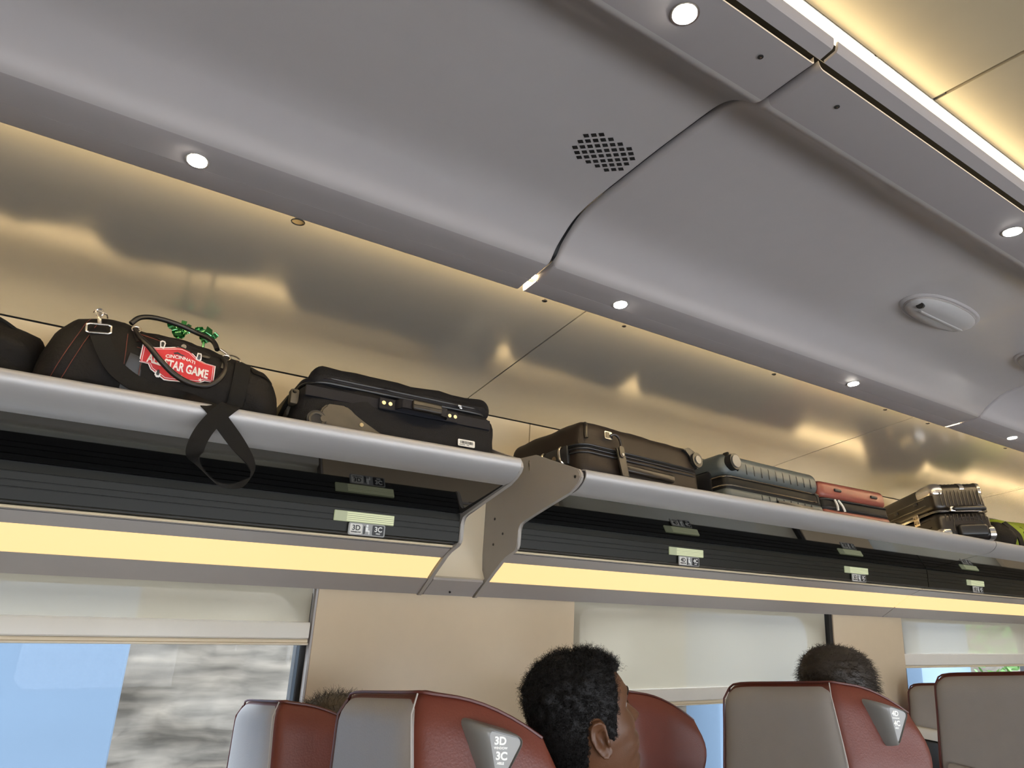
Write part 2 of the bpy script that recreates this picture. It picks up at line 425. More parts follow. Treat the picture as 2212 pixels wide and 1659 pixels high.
fp = thing('filler_panel', 'cream filler panel between the two rack end plates, with small grey cover below', 'panel', (1.094,2.05,-.04))
f=new(); sweep(f, [(2.045,.30),(2.045,.10),(2.04,.05),(2.022,.0225),(2.030,.0165),(2.055,.03),(2.055,.30)], .999, 1.1895); obj('panel', f, m_cream2, fp)
f=new(); sweep(f, [(2.0225,.0105),(2.083,-.032),(2.086,-.037),(2.098,-.037),(2.098,.0),(2.035,.014),(2.024,.0175)], 1.004, 1.186); obj('cover', f, m_trim, fp, label='small grey cover strip')
f=new(); cyl(f,(1.09,2.070,-.0245),(1.09,2.067,-.0265),.0035,10); obj('screw', f, m_dark, fp)
# warm lamps hidden above the flange and at the back of the shelf
for sgn,nm in ((1,'cove_lamp'),(-1,'cove_lamp')):
    def q(y): return y if sgn>0 else 2*MID-y
    t=thing(nm, 'warm LED lamp hidden above the edge of the %s ceiling panels'%('window side' if sgn>0 else 'camera side'), 'cove lamp', (2,q(1.25),.695))
    bm=new(); ys=sorted((q(1.236),q(1.252)));box(bm, XA,XB,ys[0],ys[1],.708,.718); obj('diffuser', bm, m_led, t)
t=thing('cove_lamp','warm LED lamp at the back of the shelf behind the luggage','cove lamp',(2,2.08,.26))
obj('diffuser', box(new(), XA,.97,2.068,2.084,.256,.264), m_led2, t); obj('diffuser', box(new(), 1.22,XB,2.068,2.084,.256,.264), m_led2, t)
for s in (1,-1):
    P=[(.4525,.7895),(.4555,.8205),(.4595,.8215),(.4600,.7895)]
    if s<0: P=mir(P)
    t=thing('cove_lamp', ('bright warm lamp trough along the near edge of the centre ceiling' if s>0 else 'bright warm lamp trough along the camera side edge of the centre ceiling'),'cove lamp',(2,P[0][0],.789))
    for a,b in ((XA,.912),(.918,2.9),(2.906,XB)): obj('diffuser', sweep(new(), P, a, b), m_cove, t)
# glow onto the centre ceiling: the trough also shines up and inwards
# ---- opposite rack, simple, and its strip
t=thing('luggage_rack','luggage rack along the camera side wall','luggage rack',(2,2*MID-1.8,-.03))
obj('shelf', sweep(new(), mir([(1.52,.33),(2.098,.25),(2.098,.20),(1.83,.20),(1.60,.267),(1.52,.30)]), XA, XB), m_lip, t)
obj('light_strip', sweep(new(), mir([(1.936,.075),(2.02,.0135),(2.03,.02),(1.95,.08)]), XA, XB), m_strip, t)
obj('trim', sweep(new(), mir([(1.84,.20),(1.84,.12),(1.936,.075),(1.95,.08),(1.95,.20)]), XA, XB), m_rib, t)

# ---- downlights
def normal_dn(y0,z0,y1,z1):
    d=Vector((0,y1-y0,z1-z0)).normalized(); n=Vector((0,-d.z,d.y)); 
    return -n if n.z>0 else n
def downlight(p, n, r, label, group, m=m_spot):
    t=thing('downlight', label, 'downlight', p, group)
    n=Vector(n); p=Vector(p)
    bm=new(); cyl(bm, p+n*.0005, p+n*.0022, r*1.22, 28); obj('rim', bm, m_steel, t)
    bm=new(); cyl(bm, p+n*.0022, p+n*.0034, r, 28); obj('lens', bm, m, t)
    return t
nf = normal_dn(1.158,.698,1.226,.6885)
for k,(px,py,l) in enumerate(((428,338,'lit round downlight in the lower ceiling flange above the duffel bag, nearest on the left'),(1340,658,'lit round downlight in the lower ceiling flange just right of the first ceiling seam'),(1843,828,'lit round downlight in the lower ceiling flange above the red suitcase'),(2186,944,'small lit downlight in the lower ceiling flange near the right edge'))):
    d=w_from_cam(Vector((px-CX,py-CY,F))); s=.6935/ (d.z/d.y); p=Vector((d.x/d.y*1.205,1.205,.6918))
    downlight(p, nf, .0165, l, 'downlights along the lower ceiling flange')
for px,py,l in ((1479,28,'lit round downlight in the flat upper flange at the top edge of the view'),(2187,499,'lit round downlight in the flat upper flange at the right edge')):
    d=w_from_cam(Vector((px-CX,py-CY,F))); Y=.7640/(d.z/d.y); downlight((d.x/d.y*Y,Y,.7637),(0,0,-1),.0165,l,'downlights along the upper ceiling flange')
for px,py,l in ((1643,122,'tiny dark sensor hole in the upper flange left of the ceiling seam'),(1808,230,'tiny dark sensor hole in the upper flange right of the ceiling seam')):
    d=w_from_cam(Vector((px-CX,py-CY,F))); Y=.7640/(d.z/d.y); p=Vector((d.x/d.y*Y,Y,.7636))
    t=thing('sensor',l,'sensor',p); bm=new(); cyl(bm,p,p-Vector((0,0,.0012)),.0042,14); obj('body',bm,m_dark,t); bm=new(); cyl(bm,p,p-Vector((0,0,.002)),.0015,10); obj('lens',bm,m_chrome,t)
for px,py,l in ((1979,95,'small dark recessed nozzle in the centre ceiling, the nearer one'),(2161,246,'small dark recessed nozzle in the centre ceiling, the farther one')):
    d=w_from_cam(Vector((px-CX,py-CY,F))); Y=.8425/(d.z/d.y); p=Vector((d.x/d.y*Y,Y,.8424))
    t=thing('ceiling_nozzle',l,'ceiling fitting',p,'dark nozzles in the centre ceiling')
    bm=new(); tube(bm,[p+Vector((.0105*math.cos(a),.0105*math.sin(a),-.0008)) for a in [2*PI*k/24 for k in range(24)]],.0014,6,closed=True); obj('rim',bm,m_cream2,t)
    bm=new(); cyl(bm,p,p-Vector((0,0,.001)),.0095,20); obj('recess',bm,m_black,t)
    bm=new(); cyl(bm,p,p-Vector((.001,0,.004)),.0045,12); obj('nozzle',bm,m_chrome,t)
# ---- clips on the edge of the cove
for k,(px,w) in enumerate(((647,.026),(1180,.012),(1352,.010),(1676,.012),(1916,.012),(2008,.012),(2175,.012))):
    py={647:470,1180:648,1352:703,1676:805,1916:882,2008:912,2175:965}[px]
    d=w_from_cam(Vector((px-CX,py-CY,F))); X=d.x/d.y*1.283
    t=thing('clip', ['small semicircular clip on the ceiling edge above the duffel bag, nearest','small clip on the ceiling edge right of the first seam','small clip on the ceiling edge above the blue suitcase','small clip on the ceiling edge above the red suitcase','small clip on the ceiling edge above the black suitcase','small clip on the ceiling edge before the second seam','small clip on the ceiling edge at the far right'][k], 'clip', (X,1.288,.680), 'clips along the ceiling edge')
    bm=new(); cyl(bm,(X,1.290,.683),(X,1.290,.6805),w/2,20); obj('disc',bm,m_chrome,t)
    bm=new(); tube(bm,[(X+w/2*math.cos(a),1.290+w/2*math.sin(a),.6805) for a in [2*PI*j/24 for j in range(24)]],.0012,6,closed=True); obj('ring',bm,m_dark,t)

# ---- perforated grille in the nearest ceiling module
def ceil_z(y):
    P=prof_mod
    for a,b in zip(P,P[1:]):
        if a[0]<=y<=b[0]: return a[1]+(b[1]-a[1])*(y-a[0])/(b[0]-a[0])
    return .8
t=thing('speaker_grille','round cluster of small dark square holes in the near ceiling panel','speaker grille',(.712,.870,.790))
g=new(); rows=[3,5,7,8,8,8,5,3]; offs=[0.9,.3,-.3,0.1,.45,1.2,1.6,2.1]
s=.0182
ROWS8=((3,.6555,.8529),(5,.6566,.8709),(7,.6581,.8891),(8,.6701,.8984),(8,.6820,.9070),(7,.7046,.9074),(5,.7269,.9072),(3,.7496,.9070))
e1=Vector((.0107,-.0089)); d1=e1.normalized()*.0047; d2=Vector((.0119,.0090)).normalized()*.0044
for n_,x0,y0 in ROWS8:
    for j in range(n_):
        vs=[]
        for p_,q_ in ((-1,-1),(1,-1),(1,1),(-1,1)):
            P2=Vector((x0,y0))+e1*j+d1*p_+d2*q_; vs.append(g.verts.new((P2.x,P2.y,ceil_z(P2.y)-.0006)))
        ex=[g.verts.new((v.co.x,v.co.y,v.co.z+.003)) for v in vs]
        g.faces.new(vs); g.faces.new(ex[::-1])
        for q in range(4): g.faces.new((vs[q],vs[(q+1)%4],ex[(q+1)%4],ex[q]))
obj('hole_pattern', g, m_black, t)

m_domec = mat('dome_plastic', (.36,.345,.335), .35)
# ---- oval ceiling domes
def dome(cx, cy, L, label):
    cz=ceil_z(cy)
    t=thing('ceiling_dome', label, 'ceiling fitting', (cx,cy,cz-.03), 'oval domes on the ceiling panels')
    def tilt(y): return ceil_z(y)
    def ring(sx,sy,dz,n=40,p=2.3):
        out=[]
        for k in range(n):
            a=2*PI*k/n; ca,sa=math.cos(a),math.sin(a)
            x=cx+sx*math.copysign(abs(ca)**(2/p),ca); y=cy+sy*math.copysign(abs(sa)**(2/p),sa)
            out.append((x,y,tilt(min(max(y,.66),1.02))-dz))
        return out
    def shell(bm, rr):
        R=[[bm.verts.new(v) for v in r] for r in rr]
        for a,b in zip(R,R[1:]):
            for k in range(len(a)): bm.faces.new((a[k],a[(k+1)%len(a)],b[(k+1)%len(a)],b[k]))
        bm.faces.new(R[0][::-1]); bm.faces.new(R[-1])
        return bm
    obj('bezel', shell(new(), [ring(L*.5,.062,-.002),ring(L*.5,.062,.001),ring(L*.485,.058,.004),ring(L*.46,.052,.004)]), m_ceil, t)
    obj('gasket', shell(new(), [ring(L*.459,.052,.003),ring(L*.459,.052,.0065),ring(L*.447,.0495,.0075)]), m_trim, t)
    obj('cover', shell(new(), [ring(L*.45,.050,.006),ring(L*.45,.050,.010),ring(L*.43,.045,.016),ring(L*.37,.036,.022),ring(L*.27,.026,.026),ring(L*.12,.012,.027)]), m_domec, t)
    bm=new(); box(bm, cx-L*.33, cx+L*.33, cy-.004, cy+.004, cz-.030, cz-.024, .0025, 2); obj('ridge', bm, m_domec, t)
    bm=new(); cyl(bm,(cx-L*.36,cy-.01,cz-.016),(cx-L*.40,cy-.012,cz-.020),.009,16); obj('lens', bm, m_dark, t)
dome(1.915,.866,.33,'oval grey dome with a small dark lens on the middle ceiling panel')
dome(2.575,.866,.33,'oval grey dome on the ceiling panel, cut by the right edge of the view')

# ---- translucent lenses with added glow and seat number plates on the ribbed panel
def sign(x, row, lab, k):
    t=thing('glow_lens', 'pale rectangular translucent lens with added glow above the %s seat number plate'%lab, 'translucent lens', (x-.002,1.838,.145), 'translucent lenses on the ribbed rack panel')
    bm=new(); box(bm, x-.095, x+.078, 1.8335,1.8395,.1465,.1745,.001,1); obj('lens', bm, m_lensglow, t)
    bm=new()
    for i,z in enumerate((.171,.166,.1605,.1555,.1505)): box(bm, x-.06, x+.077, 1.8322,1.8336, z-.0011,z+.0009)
    obj('glow_bars', bm, m_glowbars, t)
    t=thing('seat_number_plate', lab2[k], 'sign', (x,1.832,.113), 'seat number plates on the rack')
    bm=new(); prism(bm, rrect(x-.053,x+.053,.1125,.1455,.005,4), lambda u,v,d:(u,d,v), 1.8315,1.8345); obj('plate', bm, m_face, t)
    bm=new(); prism(bm, rrect(x-.049,x-.014,.1155,.1425,.003,3), lambda u,v,d:(u,d,v), 1.8305,1.8316); w=obj('window_label', bm, m_white, t)
    bm=new(); prism(bm, rrect(x+.016,x+.049,.1155,.1425,.003,3), lambda u,v,d:(u,d,v), 1.8305,1.8316); a=obj('aisle_label', bm, m_dark, t)
    def T(s,size,cx,cz,b=0): return put(text_bm(s,size,bold=b), lambda u,v,d:(cx+u,1.8300-d,cz+v))
    bm=T(row+'D',.019,x-.0315,.1315,.0004); merge(bm,T('WINDOW',.0062,x-.0315,.1205,.0001)); obj('lettering', bm, m_dark, w)
    bm=T(row+'C',.019,x+.0325,.1315,.0004); merge(bm,T('AISLE',.0055,x+.0325,.1205,.0001)); obj('lettering', bm, m_text, a)
    # seated figure pictogram
    bm=new(); cyl(bm,(x,1.8314,.1395),(x,1.8305,.1395),.0032,12)
    prism(bm,[(x-.004,.1355),(x+.003,.1355),(x+.003,.128),(x+.008,.127),(x+.008,.117),(x+.005,.117),(x+.005,.123),(x-.004,.124)],lambda u,v,d:(u,d,v),1.8305,1.8314)
    obj('pictogram', bm, m_text, t)
    bm=new(); prism(bm,[(x-.010,.138),(x-.006,.138),(x-.005,.118),(x-.010,.116)],lambda u,v,d:(u,d,v),1.8306,1.8314); obj('seat_mark', bm, m_dark, t)
m_glowbars = emit('glow_bars', (.95,1,.60), .75)  # bars of caught light, put in as glow
lab2=['seat number plate reading 3D window and 3C aisle, under the navy suitcase','seat number plate reading 4D and 4C on the right rack module','third seat number plate from the left, below the gap between the blue and red suitcases','farthest seat number plate at the right edge']
for k,(x,r,l) in enumerate(((.694,'3','3D 3C'),(1.94,'4','4D 4C'),(3.005,'5','third'),(4.07,'6','farthest'))): sign(x,r,l,k)

# ---- window blinds
def blind(a, b, zf, zr, zl, label):
    t=thing('window_blind', label, 'window blind', ((a+b)/2,2.12,zl), 'roller blinds over the windows')
    fb=new(); fb.faces.new([fb.verts.new(p_) for p_ in ((a,2.1245,zf-.004),(b,2.1245,zf-.004),(b,2.1245,-.03),(a,2.1245,-.03))]); obj('fabric', fb, m_shade, t)
    bm=new(); sweep(bm, [(2.108,zf-.002),(2.106,zf-.006),(2.106,zr+.004),(2.110,zr),(2.13,zr),(2.13,zf),(2.11,zf)], a,b); obj('bottom_rail', bm, m_white, t)
    bm=new(); sweep(bm, [(2.112,zr-.001),(2.110,zr-.004),(2.110,zr-.009),(2.104,zr-.011),(2.104,zl+.002),(2.108,zl),(2.135,zl),(2.135,zr-.001)], a,b); obj('pull_bar', bm, m_cream2, t)
blind(-1.0,.658,-.132,-.178,-.195,'half-raised pale roller blind over the nearest window at left')
blind(1.629,3.168,-.345,-.392,-.408,'pale roller blind pulled far down over the middle window')
blind(3.801,5.355,-.215,-.272,-.284,'pale roller blind over the farther window at right')

# ================================================================ OUTSIDE
def rock_wall(x0,x1,y,z0,z1,label,m,seed,amp=.35):
    bm=new(); nx=int((x1-x0)/.09); nz=int((z1-z0)/.09); G=[]
    for i in range(nx+1):
        row=[]
        for j in range(nz+1):
            x=x0+(x1-x0)*i/nx; z=z0+(z1-z0)*j/nz
            p=Vector((x*.9+seed,z*1.8,seed)); d=noise.fractal(p,1,2,5)*amp + abs(noise.noise(p*2.3))*amp*.6
            row.append(bm.verts.new((x,y+d+ (z-z0)*.12,z)))
        G.append(row)
    for i in range(nx):
        for j in range(nz): bm.faces.new((G[i][j],G[i+1][j],G[i+1][j+1],G[i][j+1]))
    bmesh.ops.solidify(bm, geom=bm.faces[:], thickness=.3)
    o=obj('embankment', bm, m, None, smooth=True, angle=180); tag(o,label,'rock face'); return o
m_rock = mat('rock', (.21,.188,.160), .9, var=.85, scale=6, bump=1, bscale=12, stretch=(.3,1,2.6))
m_pblue = mat('pale_blue_concrete', (.07,.105,.15), .7, var=.08, scale=2, stretch=(.3,1,2))
rock_wall(-6,26,5.0,-3.2,.9,'pale grey rocky embankment passing outside the windows',m_rock,3)
struct('ground', box(new(), -12,30,2.3,9,-3.3,-3.2), mat('track_ballast',(.25,.24,.22),.95,var=.4,scale=8))
def slab(x0,x1,y,label):
    bm=new(); box(bm,x0,x1,y,y+.4,-3.2,.5,.03,2)
    o=obj('retaining_wall', bm, m_pblue, None); tag(o,label,'retaining wall','pale blue concrete slabs outside')
slab(-6,.40,4.2,'pale blue concrete slab outside the nearest window, filling its left half')
slab(5.0,6.6,4.4,'narrow pale blue concrete slab outside the middle window')
slab(7.9,8.95,4.2,'pale blue concrete slab outside the farther window')
def bush(x,y,z,r,seed,label):
    bm=new(); rnd=random.Random(seed)
    for k in range(900):
        v=Vector((rnd.gauss(0,1),rnd.gauss(0,.6),rnd.gauss(0,1))).normalized()*r*(.5+.5*rnd.random())
        p=Vector((x,y,z))+v; a=Vector((rnd.gauss(0,1),rnd.gauss(0,1),rnd.gauss(0,1))).normalized()*.07; b=a.orthogonal().normalized()*.035
        vs=[bm.verts.new(p-a),bm.verts.new(p+b),bm.verts.new(p+a),bm.verts.new(p-b)]; bm.faces.new(vs)
    t=thing('bush',label,'bush',(x,y,z-r-.8))
    obj('foliage', bm, mat('leaves%d'%seed,(.10,.22,.05),.6,var=.5,scale=3), t)
    s=new(); cyl(s,(x,y,-3.2),(x,y,z),.05,8); obj('stem', s, mat('bark%d'%seed,(.12,.08,.05),.9), t)
bush(10.0,4.0,-.5,.8,1,'green leafy bush outside the farther window'); bush(11.7,4.1,-.3,.7,2,'darker green bush at the right edge outside the farther window')

# ================================================================ SEATS
def seat(X, Yc, zt, half_l, half_r, row, label, handle=True, lower=True, rowtext=('3D','3C'), ds=1.09):
    """seat facing +x; back face at X, aisle side towards -y; zt = height of the back's top on the aisle side"""
    t=thing('train_seat', label, 'seat', (X+.25,Yc,-H), 'red and grey leather seats')
    ZB=zt-.62
    def corner(z, side):        # lateral position of the back's corner
        d=min(max(zt-z,0),.5)
        return half_l+.03*min(d,.3) if side>0 else half_r+.22*min(d,.17)
    def ztop(x, y):
        s = zt - .14*max(y+half_r,0) - .10*x - 2.3*max(x-.06,0)**2
        e = (abs(y - (half_l-half_r)/2)/((half_l+half_r)/2+.02))
        if y>0: s -= .034*min(e,1.1)**7
        return s
    def depth(z):
        d=zt-z
        if d<.14: return .215+.1*d
        if d<.30: return .229-.42*(d-.14)
        return max(.162-.5*(d-.30),.11)
    NB,NW,NZ=12,10,22
    # plan path: left wing tip -> left corner -> back -> right corner -> right wing tip
    def path(z,v=0):
        D=ds*depth(z)*(1-.16*max(0,(v-.84)/.16)**2); cl=corner(z,1); cr=corner(z,-1); out=[]
        for k in range(NW): u=1-k/NW; out.append((D*u**1.15, cl+.045*u, 1))
        for k in range(NB+1): out.append((0 + .0*(k), cl+( -cr-cl)*k/NB, 0))
        for k in range(1,NW+1): u=k/NW; out.append((D*u**1.15, -cr-.062*u, -1))
        # soften the corner
        sm=[Vector((p[0],p[1])) for p in out]
        for _ in range(2):
            s2=sm[:]
            for i in range(1,len(sm)-1): s2[i]=(sm[i-1]+sm[i]*2+sm[i+1])/4
            sm=s2
        return sm
    outer=[];inner=[]
    for j in range(NZ+1):
        v=j/NZ
        base=path(zt-.62*(1-v),v)
        ro=[];ri=[]
        for i,p in enumerate(base):
            z=ZB+(ztop(p.x,p.y)-ZB)*v
            q=path(z,v)[i]
            a=path(z,v)[max(i-1,0)]; b=path(z,v)[min(i+1,len(base)-1)]; d=(b-a).normalized(); n=Vector((-d.y,d.x)) 
            if n.dot(Vector((.12,0))-q)<0: n=-n
            rnd=.016*max(0,(v-.94)/.06)**2
            ro.append(Vector((q.x+n.x*rnd,q.y+n.y*rnd,z)))
            th=.055 if abs(q.x)<.02 else .055*(1-.45*min(q.x/.2,1))
            ri.append(Vector((q.x+n.x*(th-rnd),q.y+n.y*(th-rnd),z)))
        outer.append(ro);inner.append(ri)
    bm=new()
    O=[[bm.verts.new(p) for p in r] for r in outer]; I=[[bm.verts.new(p) for p in r] for r in inner]
    L=len(O[0])
    for j in range(NZ):
        for i in range(L-1):
            bm.faces.new((O[j][i],O[j][i+1],O[j+1][i+1],O[j+1][i])); bm.faces.new((I[j][i+1],I[j][i],I[j+1][i],I[j+1][i+1]))
        for i in (0,L-1): bm.faces.new((O[j][i],O[j+1][i],I[j+1][i],I[j][i]))
    # domed top edge
    mid=[bm.verts.new((O[NZ][i].co+I[NZ][i].co)/2+Vector((0,0,.006))) for i in range(L)]
    for i in range(L-1):
        bm.faces.new((O[NZ][i],O[NZ][i+1],mid[i+1],mid[i])); bm.faces.new((mid[i],mid[i+1],I[NZ][i+1],I[NZ][i]))
        bm.faces.new((O[0][i],O[0][i+1],I[0][i+1],I[0][i]))
    for i in (0,L-1): bm.faces.new((O[NZ][i],mid[i],I[NZ][i]))
    T=Matrix.Translation((X,Yc,0))
    o=obj('backrest', bm, m_red, t, T=T, angle=70)
    ss=o.modifiers.new('s','SUBSURF'); ss.levels=1; ss.render_levels=1
    # grey leather panel on the rear face
    bm=new(); i0,i1=NW+0,NW+NB
    rows=[]
    for j in range(2,NZ+1):
        r=[]
        for i in range(i0,i1+1):
            p=outer[j][i].copy(); 
            if j==NZ: p=p+Vector((.004,0,-.004))
            u=(i-i0)/(i1-i0)
            p.x -= .006 if 0<u<1 else .0015
            if u==1: p.y -= .0
            r.append(bm.verts.new(p))
        rows.append(r)
    back=[[bm.verts.new(v.co+Vector((.008,0,0))) for v in r] for r in rows]
    for a,b in zip(rows,rows[1:]):
        for i in range(len(a)-1): bm.faces.new((a[i],a[i+1],b[i+1],b[i]))
    for a,b in zip(back,back[1:]):
        for i in range(len(a)-1): bm.faces.new((a[i+1],a[i],b[i],b[i+1]))
    def rim(r): return [r[0][i] for i in range(len(r[0]))]+[r[j][-1] for j in range(1,len(r))]+[r[-1][i] for i in range(len(r[0])-2,-1,-1)]+[r[j][0] for j in range(len(r)-2,0,-1)]
    ra,rb_=rim(rows),rim(back)
    for k in range(len(ra)): bm.faces.new((ra[k],ra[(k+1)%len(ra)],rb_[(k+1)%len(ra)],rb_[k]))
    o=obj('back_panel', bm, m_grey, t, T=T, angle=60, label='grey leather panel')
    ss=o.modifiers.new('s','SUBSURF'); ss.levels=1; ss.render_levels=1
    # pipings: top and left in red, right seam in light grey
    def ln(i,j0=2): return [outer[j][i]+Vector((-.004,0,0)) for j in range(j0,NZ+1)]
    topl=[outer[NZ][i]+Vector((-.002,0,.002)) for i in range(0,L)]
    bm=new(); tube(bm, ln(i0)+[], .0028, 6); tube(bm, topl, .0028, 6)
    obj('piping', bm, m_pipe, t, T=T)
    bm=new(); tube(bm, ln(i1), .0014, 6); obj('seam', bm, m_pipeg, t, T=T)
    # lower seat
    if lower:
        z0=ZB
        bm=new(); box(bm, X-.03,X+.10,Yc-half_r-.05,Yc+half_l+.05,z0-.42,z0+.08,.03,3); sh=obj('back_shell', bm, m_metalgrey, t)
        bm=new(); box(bm, X+.058,X+.095,Yc-half_r-.0,Yc+half_l+.0,z0-.30,zt-.10,.03,3); obj('back_cushion', bm, m_red, t)
        bm=new(); box(bm, X+.08,X+.58,Yc-half_r-.03,Yc+half_l+.03,-1.02,-.90,.04,3); obj('seat_cushion', bm, m_red, t)
        for s in (-half_r-.07,half_l+.030):
            bm=new(); box(bm, X+.08,X+.50,Yc+s-.0,Yc+s+.03,-.82,-.78,.012,2); box(bm, X+.10,X+.16,Yc+s+.004,Yc+s+.026,-1.0,-.80,.006,1); obj('armrest', bm, m_dark, t)
        bm=new(); box(bm, X+.12,X+.50,Yc-.10,Yc+.10,-1.45,-1.02,.02,2); obj('pedestal', bm, m_plast, t)
    if handle:
        # triangular grab handle with the seat numbers, standing proud of the wing
        o_=Vector((X+.035,Yc-half_r-.02,zt-.030)); 
        def P(x,z,d): return (X+x, Yc-half_r-.012-.22*x-d, zt+z)
        tri=[(.068,-.040),(.150,-.060),(.085,-.158)]
        def rounded(tri,r,n=5):
            out=[]
            for k in range(3):
                p=Vector(tri[k]); a=Vector(tri[k-1]); b=Vector(tri[(k+1)%3]); da=(a-p).normalized(); db=(b-p).normalized()
                for q in range(n+1):
                    u=q/n; out.append(tuple((p+da*r*(1-u))*(1-u)+(p+db*r*u)*u + Vector((0,0))) if 0 else tuple(p+da*r*(1-u)**2+db*r*u**2))
            return out
        outl=rounded([(.068,-.028),(.156,-.050),(.108,-.138)],.020)
        inl=rounded([(.092,-.039),(.150,-.053),(.113,-.123)],.014)
        bm=new(); rings=[]
        for (poly,d) in ((outl,-.01),(outl,.012),(rounded([(.074,-.031),(.155,-.051),(.109,-.134)],.019),.034),(rounded([(.084,-.035),(.153,-.052),(.111,-.129)],.017),.046),(inl,.048),(inl,.043)):
            rings.append([bm.verts.new(P(x,z,d)) for x,z in poly])
        for a,b in zip(rings,rings[1:]):
            for k in range(len(a)): bm.faces.new((a[k],a[(k+1)%len(a)],b[(k+1)%len(a)],b[k]))
        bm.faces.new(rings[0][::-1])
        bm.faces.new(rings[-1])
        h=obj('grab_handle', bm, m_plast, t, angle=40, label='grey triangular grab handle with seat numbers')
        bm=new(); prism(bm, rounded([(.092,-.0405),(.148,-.0545),(.112,-.121)],.011), lambda x,z,d:P(x,z,d), .0425, .0452); obj('label_face', bm, m_face, h)
        bm=new()
        for s_,size,x,z in ((rowtext[0],.0150,.1125,-.0560),('WINDOW',.0045,.1135,-.0655),(rowtext[1],.0150,.1155,-.0765),('AISLE',.0045,.1145,-.0860)):
            merge(bm, put(text_bm(s_,size,bold=.0002 if size<.01 else .0006), lambda u,v,d:P(x+u,z+v-.06*u,.0455+d)))
        obj('lettering', bm, m_text, h)
    return t
P0,PITCH=.497,1.067
s3c=seat(P0,1.20,-.165,.165,.160,3,'grey and red aisle seat with triangular handle reading 3D 3C, nearest in the middle')
s4c=seat(P0+PITCH,1.205,-.170,.165,.160,4,'grey and red aisle seat with triangular handle reading 4D 4C, brown-haired head above it',rowtext=('4D','4C'))
s5c=seat(P0+2*PITCH,1.205,-.160,.165,.160,5,'grey backed aisle seat with tray table at the lower right corner',rowtext=('5D','5C'))
s3d=seat(.47,1.86,-.278,.185,.165,3,'grey and red window seat at lower left, in front of the nearest window',handle=False)
s4d=seat(P0+PITCH-.035,1.86,-.285,.165,.148,4,'dark red window seat seen behind the curly-haired man',handle=False,ds=1.20)
s5d=seat(P0+2*PITCH,1.86,-.285,.165,.165,5,'window seat of the fifth row, hidden behind the 4C seat',handle=False)
s6d=seat(P0+3*PITCH-.02,1.86,-.300,.185,.165,6,'grey window seat peeking out left of the lower right seat',handle=False)
# tray table on the lower right seat, pocket with a dark blue strap on the window seat behind
bm=new(); box(bm, P0+2*PITCH-.035,P0+2*PITCH-.004,1.035,1.335,-.78,-.472,.012,3); tr=obj('tray_table', bm, m_trim, s5c, label='pale grey folded tray table')
bm=new(); box(bm, P0+2*PITCH-.046,P0+2*PITCH-.03,1.08,1.14,-.515,-.487,.005,2); obj('latch', bm, m_white, tr)
bm=new(); box(bm, 3.62,3.676,1.70,2.04,-.80,-.53,.012,3); pk=obj('pocket_frame', bm, m_white, s6d, label='cream lower shell with dark pocket')
bm=new(); box(bm, 3.614,3.624,1.84,1.98,-.78,-.575,.012,3); obj('pocket_opening', bm, m_dark, pk)

# ================================================================ PEOPLE
m_skin = mat('brown_skin', (.105,.043,.018), .45, var=.14, scale=40, bump=.12, bscale=500)
m_skin2 = mat('light_skin', (.42,.24,.17), .5, var=.08, scale=40)
m_lipm = mat('lips', (.17,.07,.055), .4)
m_hair = mat('black_hair', (.006,.005,.005), .6, var=.2, spec=.25)
m_hair2 = mat('brown_hair', (.022,.014,.008), .55, var=.3)
m_hair3 = mat('grey_brown_hair', (.06,.045,.032), .5, var=.3)
m_shirt = mat('dark_shirt', (.02,.022,.03), .8, bump=.3)
m_shirt2 = mat('grey_shirt', (.12,.12,.12), .8, bump=.3)
m_trouser = mat('dark_trousers', (.03,.03,.035), .85)
m_eye = mat('eye_white', (.35,.31,.28), .2); m_iris = mat('iris', (.02,.01,.006), .1)
HF=[(.128,.0),(.124,.030),(.112,.054),(.095,.073),(.075,.086),(.055,.0925),(.038,.0955),(.028,.0965),(.018,.091),(.008,.086),(-.005,.087),(-.018,.0885),(-.030,.088),(-.042,.0885),(-.050,.0925),(-.056,.094),(-.060,.0895),(-.065,.093),(-.072,.090),(-.080,.0825),(-.090,.0865),(-.100,.086),(-.108,.079),(-.114,.062),(-.118,.040),(-.124,.022),(-.14,.015),(-.18,.012),(-.205,.02),(-.225,.06),(-.26,.085),(-.36,.105),(-.50,.11),(-.62,.115),(-.70,.10)]
HB=[(.128,.0),(.124,-.034),(.112,-.060),(.095,-.080),(.075,-.092),(.055,-.0985),(.03,-.102),(.0,-.100),(-.03,-.092),(-.055,-.082),(-.08,-.075),(-.12,-.072),(-.16,-.074),(-.20,-.085),(-.24,-.105),(-.36,-.12),(-.55,-.11),(-.70,-.12)]
HW=[(.128,.0),(.124,.028),(.112,.048),(.095,.061),(.075,.069),(.055,.0735),(.03,.0755),(.0,.0735),(-.03,.069),(-.06,.0625),(-.085,.055),(-.10,.047),(-.112,.050),(-.14,.054),(-.17,.058),(-.195,.085),(-.215,.15),(-.25,.195),(-.33,.20),(-.45,.175),(-.60,.17),(-.70,.18)]
def lin(tb,z):
    for a,b in zip(tb,tb[1:]):
        if b[0]<=z<=a[0]: return a[1]+(b[1]-a[1])*(z-a[0])/(b[0]-a[0])
    return tb[-1][1]
def G(x,s): return math.exp(-(x/s)**2)
